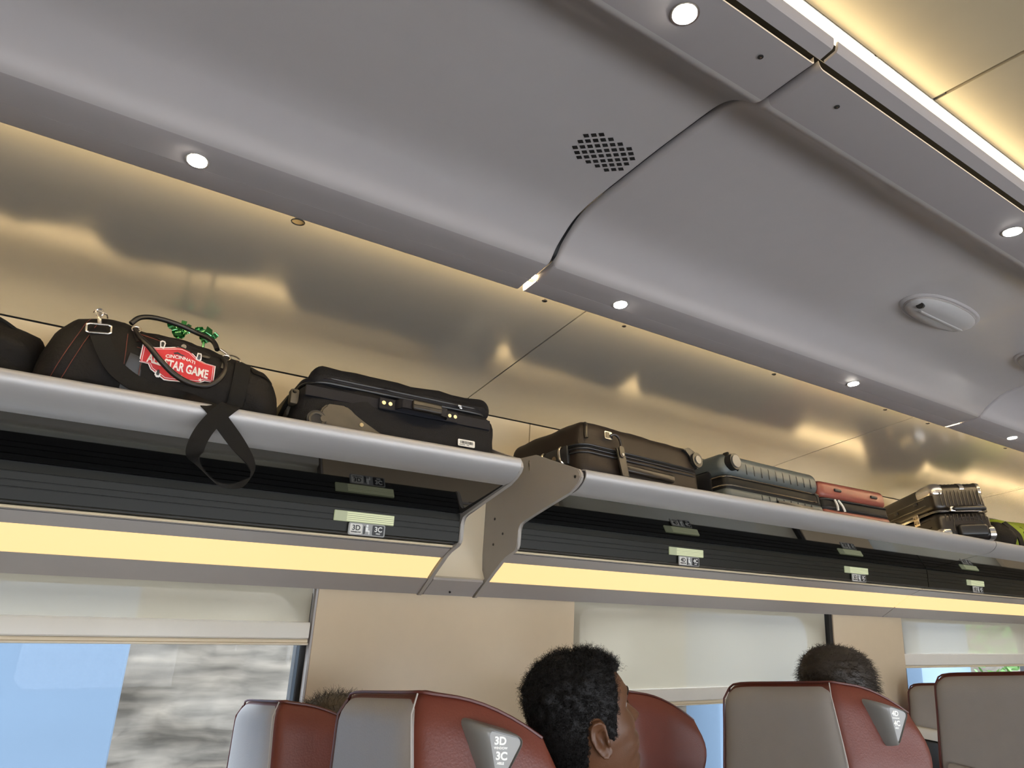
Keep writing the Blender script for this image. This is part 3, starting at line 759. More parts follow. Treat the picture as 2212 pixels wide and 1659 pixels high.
def head_pt(a, z, off=0):
    """a: angle from the face direction (+x), positive to the left (+y)"""
    f,b,w=lin(HF,z),lin(HB,z),lin(HW,z)
    cx=(f+b)/2; 
    ca,sa=math.cos(a),math.sin(a)
    p=2.0 if ca<0 else 2.25
    if z<-.13: p=2.4
    x=cx+(f-cx if ca>0 else cx-b)*math.copysign(abs(ca)**(2/p),ca); y=w*math.copysign(abs(sa)**(2/p),sa)
    if ca>0 and z>-.12:
        # nose
        if -.052<z<.024:
            k = (.020-z)/.052 if z>-.032 else max(0,(z+.047)/.015)
            k=max(0,min(1,k)); wd=.0085+.0085*k*(1 if z<-.015 else .6)
            x += .031*k*math.exp(-(abs(y)/wd)**2.4)
        # eye sockets, brow, cheeks
        x -= .010*G(abs(y)-.031,.014)*G(z-.012,.012)
        x += .004*G(abs(y)-.028,.022)*G(z-.031,.009)
        x += .004*G(abs(y)-.042,.018)*G(z+.022,.020)
        x += .003*G(y,.022)*G(z+.060,.014)
        y += math.copysign(.003,y)*G(abs(y)-.058,.02)*G(z+.02,.02) if abs(y)>.02 else 0
    v=Vector((x,y,z if z<.03 else .03+(z-.03)*.88))
    if off: v += Vector((x-cx,y,max(z,-.02)*.9 if z>0 else z*.3)).normalized()*off
    return v
def zlist(z0,z1,n): return [z1+(z0-z1)*i/n for i in range(n+1)]
def head_grid(bm, T, zs, na, off=None, base=0.0):
    R=[]
    for z in zs:
        if z>=.1279: R.append([bm.verts.new(T@(head_pt(0,.128)+Vector((0,0,(off(0,.128) if off else 0)))))]); continue
        R.append([bm.verts.new(T@head_pt(2*PI*k/na-PI,z,off(2*PI*k/na-PI,z) if off else 0)) for k in range(na)])
    for a,b in zip(R,R[1:]):
        for k in range(na):
            k2=(k+1)%na
            if len(a)==1: bm.faces.new((a[0],b[k],b[k2]))
            else: bm.faces.new((a[k],b[k],b[k2],a[k2]))
    bm.faces.new(R[-1])
    return bm
def ear(bm, T, side):
    """ear: bowl of the concha, curled helix rim, lobe"""
    c=Vector((-.012,side*.0755,-.008))
    out=Vector((-.35,side*.93,0)).normalized(); fx=Vector((.94,side*.34,0)); up=Vector((.12,0,1)).normalized()
    def E(u,v,w): return T@(c+fx*u+up*v+out*w)
    # outline, u forward, v up
    ol=[(.010,.010),(.008,.024),(-.002,.0325),(-.014,.033),(-.0215,.024),(-.0235,.010),(-.020,-.006),(-.0145,-.018),(-.008,-.030),(.001,-.0345),(.010,-.031),(.0125,-.020),(.011,-.008)]
    pts=[(p.x,p.y) for p in catmull([(u,v,0) for u,v in ol],4,closed=True)]
    rings=[]; n=len(pts); cu,cv=-.002,.0
    for s,w in ((.80,-.012),(.97,.004),(1.0,.0105),(.96,.0145),(.88,.0135),(.80,.0095),(.66,.0085),(.58,.0095),(.50,.0055),(.38,-.001),(.2,-.004)):
        r=[]
        for (u,v) in pts:
            ww=w*(1 if v>-.020 else .75)
            if u>.004: ww*=.55
            r.append(bm.verts.new(E(cu+(u-cu)*s, cv+(v-cv)*s, ww)))
        rings.append(r)
    for a,b in zip(rings,rings[1:]):
        for k in range(n): bm.faces.new((a[k],a[(k+1)%n],b[(k+1)%n],b[k]))
    bm.faces.new(rings[-1]); bm.faces.new(rings[0][::-1])
    # tragus
    g=bmesh.ops.create_uvsphere(bm,u_segments=10,v_segments=8,radius=.0055); 
    for v in g['verts']: v.co = E(.0075+v.co.x*.8, -.006+v.co.z*1.3, .006+v.co.y*.8)
def limbs(bm, T, lean=0):
    """thighs, calves, feet, upper arms, forearms and hands of a seated figure, as tapering tubes rooted in the trunk"""
    for s in (1,-1):
        hip=Vector((-.02,s*.09,-.74)); knee=Vector((.42,s*.11,-.70)); ank=Vector((.40,s*.11,-1.10)); 
        tube(bm,[T@p for p in catmull([hip,(hip+knee)/2+Vector((0,0,.01)),knee,knee+Vector((.02,0,-.10)),ank],5)], lambda u:.085-.045*u,14)
        tube(bm,[T@p for p in [ank+Vector((-.05,0,-.02)),ank+Vector((.0,0,-.03)),ank+Vector((.10,0,-.055)),ank+Vector((.17,0,-.06))]], lambda u:.040-.012*u,12)
        sh=Vector((-.01,s*.185,-.255)); el=Vector((.06,s*.235,-.53)); wr=Vector((.28,s*.12,-.60))
        tube(bm,[T@p for p in catmull([sh,(sh+el)/2,el,(el+wr)/2,wr],5)], lambda u:.052-.024*u,12)
        # palm and fingers resting on the thigh
        palm=[wr,wr+Vector((.035,-s*.004,-.006)),wr+Vector((.085,-s*.008,-.012))]
        tube(bm,[T@p for p in palm], lambda u:.027+.008*u,12)
        for k,(L,dy) in enumerate(((.062,.024),(.072,.008),(.068,-.008),(.054,-.023))):
            b=wr+Vector((.088,-s*.008+dy,-.010)); tube(bm,[T@p for p in (b,b+Vector((L*.45,dy*.2,-.004)),b+Vector((L*.78,dy*.3,-.018)),b+Vector((L*.95,dy*.3,-.036)))], lambda u:.0092-.002*u,8)
        b=wr+Vector((.03,-s*.030,-.004)); tube(bm,[T@p for p in (b,b+Vector((.025,-s*.014,-.004)),b+Vector((.052,-s*.018,-.010)))], lambda u:.011-.003*u,8)
def person(label, pos, yaw, pitch, skin, shirt, hairm, offf, strands, scale=1.0, vox=.0033, face=True):
    x,y,z=pos
    t=thing('person', label, 'person', (x,y,-H))
    T0=Matrix.Translation((x,y,z))@Matrix.Diagonal((scale,scale,scale,1))
    Th=T0@Matrix.Translation((0,0,-.12))@Matrix.Rotation(yaw,4,'Z')@Matrix.Rotation(-pitch,4,'Y')@Matrix.Translation((0,0,.12))
    Ty=T0@Matrix.Rotation(yaw*.15,4,'Z')
    # trunk follows the hips, head follows the neck; blended between
    bm=new()
    class B:                                        # blended placement
        def __matmul__(s,p):
            k=min(max((p.z+.20)/.07,0),1); return (Th@p)*k+(Ty@p)*(1-k)
    zs=zlist(-.13,.128,120)+zlist(-.70,-.13,40)[1:]
    zs=[.128-(.258)*(i/130) for i in range(131)]
    zs=[.128,.1275,.1265,.125,.1235]+[.1215-(.1215+.13)*i/125 for i in range(126)]+[-.13-.57*i/36 for i in range(1,37)]
    head_grid(bm,B(),zs,112)
    ear(bm,Th,1); ear(bm,Th,-1)
    limbs(bm,Ty)
    o=obj('body', bm, [skin], t, angle=180)
    rm=o.modifiers.new('r','REMESH'); rm.mode='VOXEL'; rm.voxel_size=vox; rm.use_smooth_shade=True
    sm=o.modifiers.new('m','SMOOTH'); sm.iterations=2; sm.factor=.4
    # clothes: shirt over the trunk and sleeves, trousers
    bm=new(); zz=[-.188-.50*i/24 for i in range(25)]
    R=[[bm.verts.new(Ty@head_pt(2*PI*k/48-PI,z,.008)) for k in range(48)] for z in zz]
    for a,b in zip(R,R[1:]):
        for k in range(48): bm.faces.new((a[k],b[k],b[(k+1)%48],a[(k+1)%48]))
    for s in (1,-1):
        sh=Vector((-.01,s*.165,-.25)); el=Vector((.06,s*.235,-.53))
        tube(bm,[Ty@p for p in catmull([sh,(sh+el)/2,el],6)], lambda u:.062-.012*u,14)
    bmesh.ops.solidify(bm, geom=bm.faces[:], thickness=.002)
    obj('shirt', bm, shirt, t, angle=180)
    bm=new()
    for s in (1,-1):
        hip=Vector((-.06,s*.085,-.74)); knee=Vector((.42,s*.11,-.70)); ank=Vector((.40,s*.11,-1.08))
        tube(bm,[Ty@p for p in catmull([hip,(hip+knee)/2+Vector((0,0,.01)),knee,knee+Vector((.02,0,-.10)),ank],5)], lambda u:.096-.040*u,14)
    obj('trousers', bm, m_trouser, t, angle=180)
    # hair: cap that follows the skull
    bm=new(); zh=[.128,.1272,.125,.121]+[.115-.205*i/70 for i in range(71)]
    head_grid(bm,Th,zh,120,off=offf)
    obj('hair', bm, hairm, t, angle=180, label='short curly black hair' if face else None)
    bm=new(); rnd=random.Random(3); verts=[]; faces=[]
    for q in range(strands[0]):
        for _ in range(30):
            a=rnd.uniform(-PI,PI); z=rnd.uniform(-.09,.1275)
            if offf(a,z)>.0015: break
        else: continue
        p=head_pt(a,z,offf(a,z)*.8-.001); n=(head_pt(a,z,.01)-head_pt(a,z)).normalized()
        ln=strands[1](a,z)*rnd.uniform(.6,1.25); cr=strands[2]*rnd.uniform(.5,1.3)
        t1=n.orthogonal().normalized(); t1=(Matrix.Rotation(rnd.uniform(0,2*PI),3,n)@t1); t2=n.cross(t1)
        dr=(n+t1*rnd.uniform(.2,1.2)+strands[3]).normalized(); ph=rnd.uniform(0,6.28); w=strands[4]*rnd.uniform(.7,1.4)
        N=7; w0=.00055; prev=None
        a1=dr.orthogonal().normalized(); a2=dr.cross(a1)
        for k in range(N+1):
            u=k/N; c=p+dr*ln*u+(a1*(math.cos(ph+w*u)-math.cos(ph))+a2*(math.sin(ph+w*u)-math.sin(ph)))*cr+Vector((0,0,-.25*ln*u*u))
            r=w0*(1-.7*u); i=len(verts)
            for aa in (0,2.1,4.2): verts.append(tuple(Th@(c+(a1*math.cos(aa)+a2*math.sin(aa))*r)))
            if prev is not None:
                for m_ in range(3): faces.append((prev+m_,prev+(m_+1)%3,i+(m_+1)%3,i+m_))
            prev=i
    me=bpy.data.meshes.new('h'); me.from_pydata(verts,[],faces); bm.from_mesh(me); bpy.data.meshes.remove(me)
    obj('hair_strands', bm, hairm, t, angle=180)
    if face:
        for s in (1,-1):
            c=Vector((.0690,s*.029,.011)); bm=new(); bmesh.ops.create_uvsphere(bm,u_segments=16,v_segments=12,radius=.0115)
            for v in bm.verts: v.co=Th@(v.co+c)
            e=obj('eye', bm, m_eye, t)
            bm=new(); bmesh.ops.create_uvsphere(bm,u_segments=12,v_segments=8,radius=.0058)
            for v in bm.verts: v.co=Th@(v.co*Vector((1,1,1)).x+c+Vector((.0070,0,0)))
            obj('iris', bm, m_iris, e)
            # eyelids and brow
            bm=new()
            def on(y,z,o_): 
                # nearest face point with that y
                lo,hi=0.0,PI/2
                for _ in range(26):
                    m_=(lo+hi)/2
                    if abs(head_pt(m_,z).y)<y: lo=m_
                    else: hi=m_
                v=head_pt(lo*(1 if s>0 else -1),z); return Vector((v.x+o_,v.y,v.z))
            br=[on(.014+.006*k,.030+.004*math.sin(k/6*PI),-.0012) for k in range(7)]
            tube(bm,[Th@p for p in br],lambda u:.0026-.0012*abs(u-.35),6); obj('eyebrow', bm, hairm, t)
            bm=new()
            tube(bm,[Th@(c+Vector((.0112*math.cos(q*.5)*1.0+.0008,.0125*math.sin(q)*1.0,.0052*math.cos(q)))) for q in [-1.35+2.7*k/8 for k in range(9)]],.0016,6); obj('eyelid', bm, skin, t)
        bm=new()
        for zc,h in ((-.0555,.0035),(-.0668,.0042)):
            pts=[]
            for k in range(9):
                yy=-.021+.042*k/8; v=head_pt(math.atan2(yy,.10)*1.0,zc)
                lo=0; 
                pts.append(Vector((lin(HF,zc)-.0012-abs(yy)**2*9,yy,zc-(abs(yy)*.05))))
            tube(bm,[Th@p for p in pts],lambda u:h*(1-.75*abs(2*u-1)**2),8)
        obj('lips', bm, m_lipm, t)
    return t
def sm(x,a,b):
    u=min(max((x-a)/(b-a),0),1); return u*u*(3-2*u)
HLN=[(0,.072),(.45,.074),(.62,.080),(.82,.086),(.95,.076),(1.05,.052),(1.15,.030),(1.26,.0),(1.36,-.020),(1.46,-.028),(1.54,-.016),(1.60,.018),(1.69,.027),(1.80,.022),(1.92,-.005),(2.1,-.045),(2.5,-.075),(3.2,-.082)]
def off_curly(a,z):
    A=abs(a)
    # hairline: forehead, temple recess, sideburn in front of the ear, nape
    hl = -lin([(-a_,-h_) for a_,h_ in HLN],-A)
    hl += noise.noise(head_pt(a,z)*160)*.006
    m=sm(z,hl-.002,hl+.008)
    th=.0025+.014*sm(z,.035,.10)*(.45+.55*sm(A,.7,1.5))+.003*G(A,.8)*sm(z,.06,.10)+.004*sm(A,2.0,3.0)*sm(z,-.02,.06)
    p=head_pt(a,z); b=noise.noise(p*95)*.006+noise.noise(p*50)*.006
    return -.004+m*(.005+th+b*sm(z,.0,.07))
def off_short(a,z):
    A=abs(a); hl=.078 if A<.8 else .02 if A<1.5 else .03 if A<1.85 else -.075
    m=sm(z,hl-.002,hl+.01); p=head_pt(a,z)
    return -.004+m*(.012+.010*sm(z,.03,.11)+noise.noise(p*60)*.0025)
man=person('dark skinned man with short curly black hair, head turned right, sitting in the 3C seat', (.882,1.038,-.213), math.radians(-8), math.radians(22), m_skin, m_shirt, m_hair, off_curly,
  (7500, lambda a,z:.006+.016*sm(z,.03,.10), .0030, Vector((0,0,.2)), 9.0), scale=.93)
for ch in [c for c in bpy.data.objects if c.parent==man and c.name.startswith('hair_strands')]: ch['label']='tight black curls'
p2=person('person with short brown hair, only the top of the head showing above the 4C seat', (1.775,1.165,-.232), 0, 0, m_skin2, m_shirt2, m_hair2, off_short,
  (5000, lambda a,z:.020, .0012, Vector((.6,0,-.3)), 2.0), face=False, vox=.006)
p3=person('person with greying wispy hair, barely showing behind the nearest window seat', (.66,1.80,-.415), 0, 0, m_skin2, m_shirt2, m_hair3, off_short,
  (2500, lambda a,z:.032, .003, Vector((.1,-.3,.1)), 3.0), face=False, vox=.006)

# ================================================================ LUGGAGE
m_duf = mat('black_canvas', (0.0054,0.00432,0.0036), .75, spec=.25, var=.3, bump=.5, bscale=160)
m_leath = mat('dark_leather', (.009,.007,.006), .42, var=.2)
m_web = mat('black_webbing', (0.006,0.0055,0.005), .75, spec=.25, bump=.5, bscale=600, stretch=(1,1,4))
m_stitch = mat('red_stitching', (.16,.035,.02), .7)
m_logor = mat('red_badge', (.50,.018,.025), .6)
m_logow = mat('white_badge', (.80,.76,.72), .6)
m_navy = mat('navy_nylon', (0.00302,0.0033,0.0055), .7, spec=.25, var=.25, bump=.7, bscale=700)
m_navyw = mat('navy_webbing', (0.007,0.0077,0.0126), .6, spec=.25, bump=.5, bscale=500, stretch=(5,1,1))
m_wheelh = mat('worn_dark_plastic', (.060,.050,.034), .6, var=.35, scale=30)
m_brass = mat('brass_rivet', (.72,.60,.36), .3, metal=1)
m_brown = mat('dark_brown_nylon', (0.0156,0.0102,0.0072), .5, spec=.25, var=.12, bump=.25, bscale=700)
m_brownl = mat('dark_brown_leather', (0.0144,0.0102,0.0072), .35)
m_blue = mat('slate_blue_shell', (0.06375,0.07725,0.081), .42, var=.06, bump=.2, bscale=500)
m_bluez = mat('black_zip_tape', (.006,.006,.006), .6, spec=.2)
m_redc = mat('brick_red_shell', (0.176,0.044,0.032), .38, var=.05, bump=.15, bscale=400)
m_blk = mat('black_brown_shell', (0.0132,0.0096,0.0072), .34, var=.1)
m_green = mat('lime_fabric', (.20,.27,.012), .7, var=.15, bump=.4, bscale=200)
m_foil = mat('green_foil', (.01,.17,.03), .15, metal=.6, coat=1)
m_label = mat('paper_label', (.72,.70,.64), .6)
def rbox(sx,sy,sz,r,seg=4):
    return box(new(), -sx/2,sx/2,-sy/2,sy/2,-sz/2,sz/2, r, seg)
SL=math.atan(.152)          # the shelf falls towards the wall
def place(x, y, rz=0, h=0.0):
    """frame standing on the sloping shelf: origin at shelf level"""
    z=.3300-(y-1.545)*.1465+h
    return Matrix.Translation((x,y,z))@Matrix.Rotation(-SL,4,'X')@Matrix.Rotation(rz,4,'Z')
def mk(name, label, cat, T):
    p=T@Vector((0,0,0)); return thing(name,label,cat,p)
def edge_loop(sx,sy,r,z,n=6):
    out=[]
    for cx,cy,a0 in ((sx/2-r,sy/2-r,0),(-sx/2+r,sy/2-r,90),(-sx/2+r,-sy/2+r,180),(sx/2-r,-sy/2+r,270)):
        for k in range(n+1):
            a=math.radians(a0+90*k/n); out.append(Vector((cx+r*math.cos(a),cy+r*math.sin(a),z)))
    return out

# ---------------- black duffel with badge
DX0,DX1=-.125,.375
def d_top(x):
    tb=[(-.13,.36),(-.118,.425),(-.10,.475),(-.07,.505),(-.02,.522),(.02,.520),(.06,.512),(.14,.505),(.20,.497),(.26,.487),(.32,.470),(.345,.452),(.362,.425),(.376,.37)]
    for a,b in zip(tb,tb[1:]):
        if a[0]<=x<=b[0]: 
            u=(x-a[0])/(b[0]-a[0]); return a[1]+(b[1]-a[1])*u
    return tb[0][1] if x<-.13 else tb[-1][1]
def d_end(x):               # how full the bag is along its length
    u=(x-DX0)/(DX1-DX0); u=min(max(u,0),1); e=min(u,1-u)/.12
    return math.sqrt(max(0,1-(1-min(e,1))**2))
def d_surf(x, a, grow=0):
    e=d_end(x); e=max(e,.02); zt=d_top(x)+.004; zb=.295; zc=(zt+zb)/2; hz=(zt-zb)/2*(.55+.45*e)+grow; hy=.155*(.45+.55*e)+grow
    yc=1.765
    ca,sa=math.cos(a),math.sin(a); p=2.7
    y=yc+hy*math.copysign(abs(ca)**(2/p),ca); z=zc+hz*math.copysign(abs(sa)**(2/p),sa)
    if grow==0 or grow>.0005:
        n=noise.noise(Vector((x*9,a*1.7,3)))*.012+noise.noise(Vector((x*24,a*4,7)))*.007+abs(noise.noise(Vector((x*13+a*2,a*2.2,1))))*.010
        y+=n*ca; z+=n*sa*.5
    return Vector((x,y,z))
def d_front(x,z,lift=.002):
    """point on the front of the bag at this x and height"""
    lo,hi=PI/2,PI*1.5
    for _ in range(24):
        m_=(lo+hi)/2
        if d_surf(x,m_).z>z: lo=m_
        else: hi=m_
    p=d_surf(x,lo); return Vector((x,p.y-lift,z))
duf=thing('duffel_bag','black duffel bag with a red and white badge and strap hanging over the rack','duffel bag',(.12,1.765,.295))
bm=new(); NX,NA=64,48; R=[]
for i in range(NX+1):
    u=i/NX; x=DX0+(DX1-DX0)*(.5-.5*math.cos(u*PI)); R.append([bm.verts.new(d_surf(x,2*PI*k/NA)) for k in range(NA)])
for a,b in zip(R,R[1:]):
    for k in range(NA): bm.faces.new((a[k],a[(k+1)%NA],b[(k+1)%NA],b[k]))
bm.faces.new(R[0][::-1]); bm.faces.new(R[-1])
obj('bag_body', bm, m_duf, duf, angle=80)
# end gusset piping and stitched seams
def arc(x, dx, z0, z1, lift=.0015, n=14): return [d_front(x+dx*(k/n), z0+(z1-z0)*k/n, lift) for k in range(n+1)]
bm=new()
for (x,dx,z0,z1) in ((-.095,.05,.33,.500),(-.078,.055,.325,.508),(.038,-.010,.33,.475),(.066,-.004,.335,.44),(.246,.012,.33,.475),(.272,.004,.33,.455)):
    tube(bm, arc(x,dx,z0,z1), .0007, 5)
tube(bm,[d_front(.050+.16*math.sin(q)*.9,.465+.018*math.cos(q)-.03*math.sin(q),.0015) for q in [PI*k/20 for k in range(21)]],.0007,5)
obj('stitching', bm, m_stitch, duf)
# centre leather patch and side leather bands
def patch(pts2, lift, th):
    """outline on the front given as (x,z)"""
    b=new(); poly=[(p.x,p.y) for p in pts2]
    cx=sum(p[0] for p in poly)/len(poly); cz=sum(p[1] for p in poly)/len(poly)
    rings=[]
    for s in (1,.85,.7,.55,.4,.25,.1):
        rings.append([b.verts.new(d_front(cx+(x-cx)*s,cz+(z-cz)*s,lift)) for x,z in poly])
    for A,B in zip(rings,rings[1:]):
        for k in range(len(A)): b.faces.new((A[k],A[(k+1)%len(A)],B[(k+1)%len(A)],B[k]))
    b.faces.new(rings[-1]); e=[b.verts.new(d_front(x,z,0)) for x,z in poly]
    for k in range(len(e)): b.faces.new((e[k],e[(k+1)%len(e)],rings[0][(k+1)%len(e)],rings[0][k]))
    return b
V2=lambda *p:[Vector((a,b)) for a,b in p]
obj('leather_patch', patch(V2((.040,.43),(.066,.425),(.068,.372),(.060,.345),(.034,.350),(.036,.40)),.002,.002), m_leath, duf, label='shiny dark leather patch')
fl=[Vector((p.x,p.y)) for p in catmull([(.085,.492,0),(.14,.487,0),(.19,.470,0),(.196,.458,0),(.185,.455,0),(.135,.462,0),(.092,.475,0)],4,closed=True)]
fp_=obj('top_flap', patch(fl,.003,.002), m_leath, duf)
bm=new(); c=d_front(.139,.471,.004); cyl(bm,c+Vector((0,.003,0)),c+Vector((0,-.002,0)),.0055,16); obj('snap', bm, m_chrome, fp_)
# badge: local u (width .155) v (height)
BX,BZ=.133,.4255
def badge(u,v,l): return d_front(BX+u, BZ+v-.055*u, l)
out=[(-.074,.026),(-.050,.025),(-.030,.033),(-.006,.041),(.004,.042),(.020,.038),(.038,.026),(.056,.019),(.077,.018),(.078,-.021),(.060,-.023),(.050,-.030),(.015,-.037),(-.020,-.040),(-.050,-.025),(-.056,-.015),(-.074,-.014)]
def poly_patch(poly, lift, m, parent, name):
    b=new(); P=[(p[0],p[1]) for p in poly]; cx=sum(p[0] for p in P)/len(P); cz=sum(p[1] for p in P)/len(P)
    # subdivide the outline
    Q=[]
    for a,c in zip(P,P[1:]+P[:1]):
        for k in range(3): Q.append((a[0]+(c[0]-a[0])*k/3,a[1]+(c[1]-a[1])*k/3))
    rings=[[b.verts.new(badge(cx+(x-cx)*s,cz+(z-cz)*s,lift)) for x,z in Q] for s in (1,.9,.75,.6,.45,.3,.12)]
    for A,B in zip(rings,rings[1:]):
        for k in range(len(A)): b.faces.new((A[k],A[(k+1)%len(A)],B[(k+1)%len(A)],B[k]))
    b.faces.new(rings[-1]); e=[b.verts.new(badge(x,z,lift-.0012)) for x,z in Q]
    for k in range(len(e)): b.faces.new((e[k],e[(k+1)%len(e)],rings[0][(k+1)%len(e)],rings[0][k]))
    return obj(name,b,m,parent)
def shrink(poly,d): 
    cx=0;cz=0; return [(x*(1-d/.075),z*(1-d/.036)) for x,z in poly]
bd=poly_patch(out,.0030,m_logow,duf,'badge'); bd['label']='red and white embroidered badge'
poly_patch(shrink(out,.0022),.0038,m_logor,bd,'badge_red')
poly_patch(shrink(out,.0045),.0043,m_logow,bd,'badge_line')
poly_patch(shrink(out,.0056),.0048,m_logor,bd,'badge_field')
def btext(s,size,u,v,m,bold,slope=0,bend=0,name='lettering',lift=.0056,sx=1):
    b=text_bm(s,size,ex=.0002,bold=bold)
    put(b, lambda x,y,z: badge(u+x*sx, v+y+slope*x-bend*x*x, lift+z)); obj(name,b,m,bd)
btext('CINCINNATI',.0105,.004,.0165,m_logow,.00028,0,4.5)
btext('ALL-STAR GAME',.0270,.002,-.0055,m_logow,.0009,-.03,0,sx=.63)
btext('2015',.0095,.004,-.0265,m_logow,.0004)
b=new()
for k in range(5):
    pass
st=[]
for k in range(10):
    a=PI/2+2*PI*k/10; r=.0048 if k%2==0 else .002; st.append((.050+r*math.cos(a),-.0235+r*math.sin(a)))
poly_patch(st,.0056,m_logow,bd,'star')
poly_patch([(-.012,.0245),(-.004,.028),(.004,.0245),(.012,.0235),(.006,.0215),(-.004,.024),(-.010,.022)],.0056,m_dark,bd,'moustache_mark')
for (u,v,s_) in ((-.036,.038,1),(.040,.030,-1),(-.034,-.028,-1)):
    cap=[(u-.004,v-.010*s_),(u-.006,v+.006*s_),(u-.002,v+.0105*s_),(u+.004,v+.0095*s_),(u+.006,v+.004*s_),(u+.004,v-.010*s_)]
    c_=poly_patch(cap,.0046,m_logow,bd,'bat_shape'); poly_patch([(u+(x-u)*.55,v+(z-v)*.6) for x,z in cap],.0058,m_dark,bd,'bat_core')
# carrying handles
def onb(l): return lambda x,z: d_front(x,z,l)
hp=[d_front(.040,.488,.006),d_front(.050,.470,.012),d_front(.070,.448,.020),d_front(.097,.420,.028),d_front(.130,.395,.032),d_front(.165,.381,.032),d_front(.200,.386,.028),d_front(.222,.410,.020),d_front(.230,.440,.012),d_front(.222,.466,.006)]
bm=new(); tube(bm,catmull(hp,6),lambda u:.0062-.0022*abs(2*u-1)**3,12); obj('carry_handle', bm, m_leath, duf, label='rolled black leather front handle')
hb=[Vector((.030,1.66,.510)),Vector((.045,1.665,.530)),Vector((.075,1.68,.542)),(Vector((.12,1.69,.542))),Vector((.165,1.69,.532)),Vector((.20,1.67,.515)),Vector((.212,1.65,.490))]
bm=new(); tube(bm,catmull(hb,6),.0058,12); obj('carry_handle', bm, m_leath, duf)
# tabs with small rings at the handle roots
for (x,z,dx) in ((.038,.478,.014),(.232,.455,-.006)):
    b=new(); ribbon(b,[(d_front(x,z+.020,.004),Vector((1,0,.2))),(d_front(x+dx*.5,z,.006),Vector((1,0,.2))),(d_front(x+dx,z-.020,.008),Vector((1,0,.2)))],.012,.003,5); tb_=obj('handle_tab', b, m_leath, duf)
    b=new(); c=d_front(x+dx*.3,z+.012,.008); tube(b,[c+Vector((.009*math.cos(q),-.002*math.cos(q),.006*math.sin(q))) for q in [2*PI*k/16 for k in range(16)]],.0015,6,closed=True); obj('ring', b, m_chrome, tb_)
# rectangular buckle with snap hook
def pxz(px,py,l=.010,Y=1.63):
    p=at(px,py,Y=Y); return p
B0=at(213,712,Y=1.600)
b=new(); q=[(-.0225,.009),(.0205,.0145),(.0235,-.0035),(-.0205,-.0105)]
loop=[]
for (x,z),(x2,z2) in zip(q,q[1:]+q[:1]):
    for k in range(4):
        u=.12+.76*k/3; loop.append(B0+Vector((x+(x2-x)*u,0,z+(z2-z)*u)))
tube(b,loop,.0022,8,closed=True); bk=obj('strap_buckle', b, m_steel, duf, label='polished rectangular metal buckle')
b=new(); tube(b,catmull([B0+Vector((0,.004,.013)),B0+Vector((-.003,.004,.024)),B0+Vector((-.006,.008,.036))],4),.0042,10); tube(b,[B0+Vector((-.006+.007*math.cos(t_),.012,.041+.008*math.sin(t_))) for t_ in [2*PI*k/14 for k in range(14)]],.0018,6,closed=True); obj('snap_hook', b, m_steel, bk)
b=new(); tube(b,[B0+Vector((-.017,.016,.040)),B0+Vector((-.014,.012,.044)),B0+Vector((.008,.012,.040)),B0+Vector((.011,.018,.034))],.0018,6); obj('hook_ring', b, m_steel, bk)
# shoulder strap: from the buckle across the front, over the lip, hanging in a loop, and back to the right end
W=.034
sp=[(d_front(-.030,.470,.004),Vector((1,0,.12))),(d_front(-.020,.450,.006),Vector((1,0,.2))),(d_front(-.004,.420,.008),Vector((.9,0,.5))),(d_front(.022,.388,.010),Vector((.6,0,.8))),
    (d_front(.065,.366,.012),Vector((.25,0,1))),(d_front(.12,.354,.014),Vector((.2,0,1))),(d_front(.155,.350,.020),Vector((.45,0,.9))),
    (Vector((.185,1.548,.3385)),Vector((.9,.1,.25))),(Vector((.207,1.512,.322)),Vector((.95,0,.2))),(Vector((.228,1.503,.295)),Vector((.9,.1,.35))),
    (Vector((.262,1.500,.258)),Vector((.85,.2,.40))),(Vector((.297,1.498,.218)),Vector((.6,.7,.2))),(Vector((.301,1.497,.190)),Vector((.2,.95,.1))),(Vector((.285,1.495,.172)),Vector((.3,.9,-.2))),
    (Vector((.255,1.493,.165)),Vector((-.1,1,-.1))),(Vector((.225,1.490,.176)),Vector((-.2,.9,.3))),(Vector((.190,1.488,.208)),Vector((-.5,.6,.5))),(Vector((.186,1.490,.235)),Vector((-.7,.2,.6))),
    (Vector((.196,1.496,.270)),Vector((-.85,0,.5))),(Vector((.216,1.506,.305)),Vector((-.9,0,.4))),(Vector((.238,1.518,.332)),Vector((-1,0,.2))),(Vector((.252,1.548,.3405)),Vector((-1,0,0))),
    (d_front(.262,.345,.010),Vector((-1,0,0))),(d_front(.265,.38,.010),Vector((-1,0,0))),(d_front(.267,.43,.008),Vector((-1,0,0))),(d_front(.270,.462,.006),Vector((-1,0,0)))]
b=new(); ribbon(b,sp,W,.0022,7); obj('shoulder_strap', b, m_web, duf, label='black webbing strap hanging over the rack lip in a loop')
b=new(); c=d_front(.252,.476,.008); tube(b,[c+Vector((.014*math.cos(q),0,.006*math.sin(q)-.2*.014*math.cos(q))) for q in [2*PI*k/14 for k in range(14)]],.0018,6,closed=True); tube(b,[c+Vector((-.018,0,.008)),c+Vector((-.035,0,.016))],.003,8); obj('strap_clip', b, m_chrome, duf)
# end cap flap on the right
b=new(); fl=[Vector((p.x,p.y)) for p in catmull([(.295,.468,0),(.325,.458,0),(.350,.440,0),(.340,.432,0),(.31,.440,0),(.292,.446,0)],4,closed=True)]
b.free(); obj('side_flap', patch(fl,.004,.002), m_duf, duf)
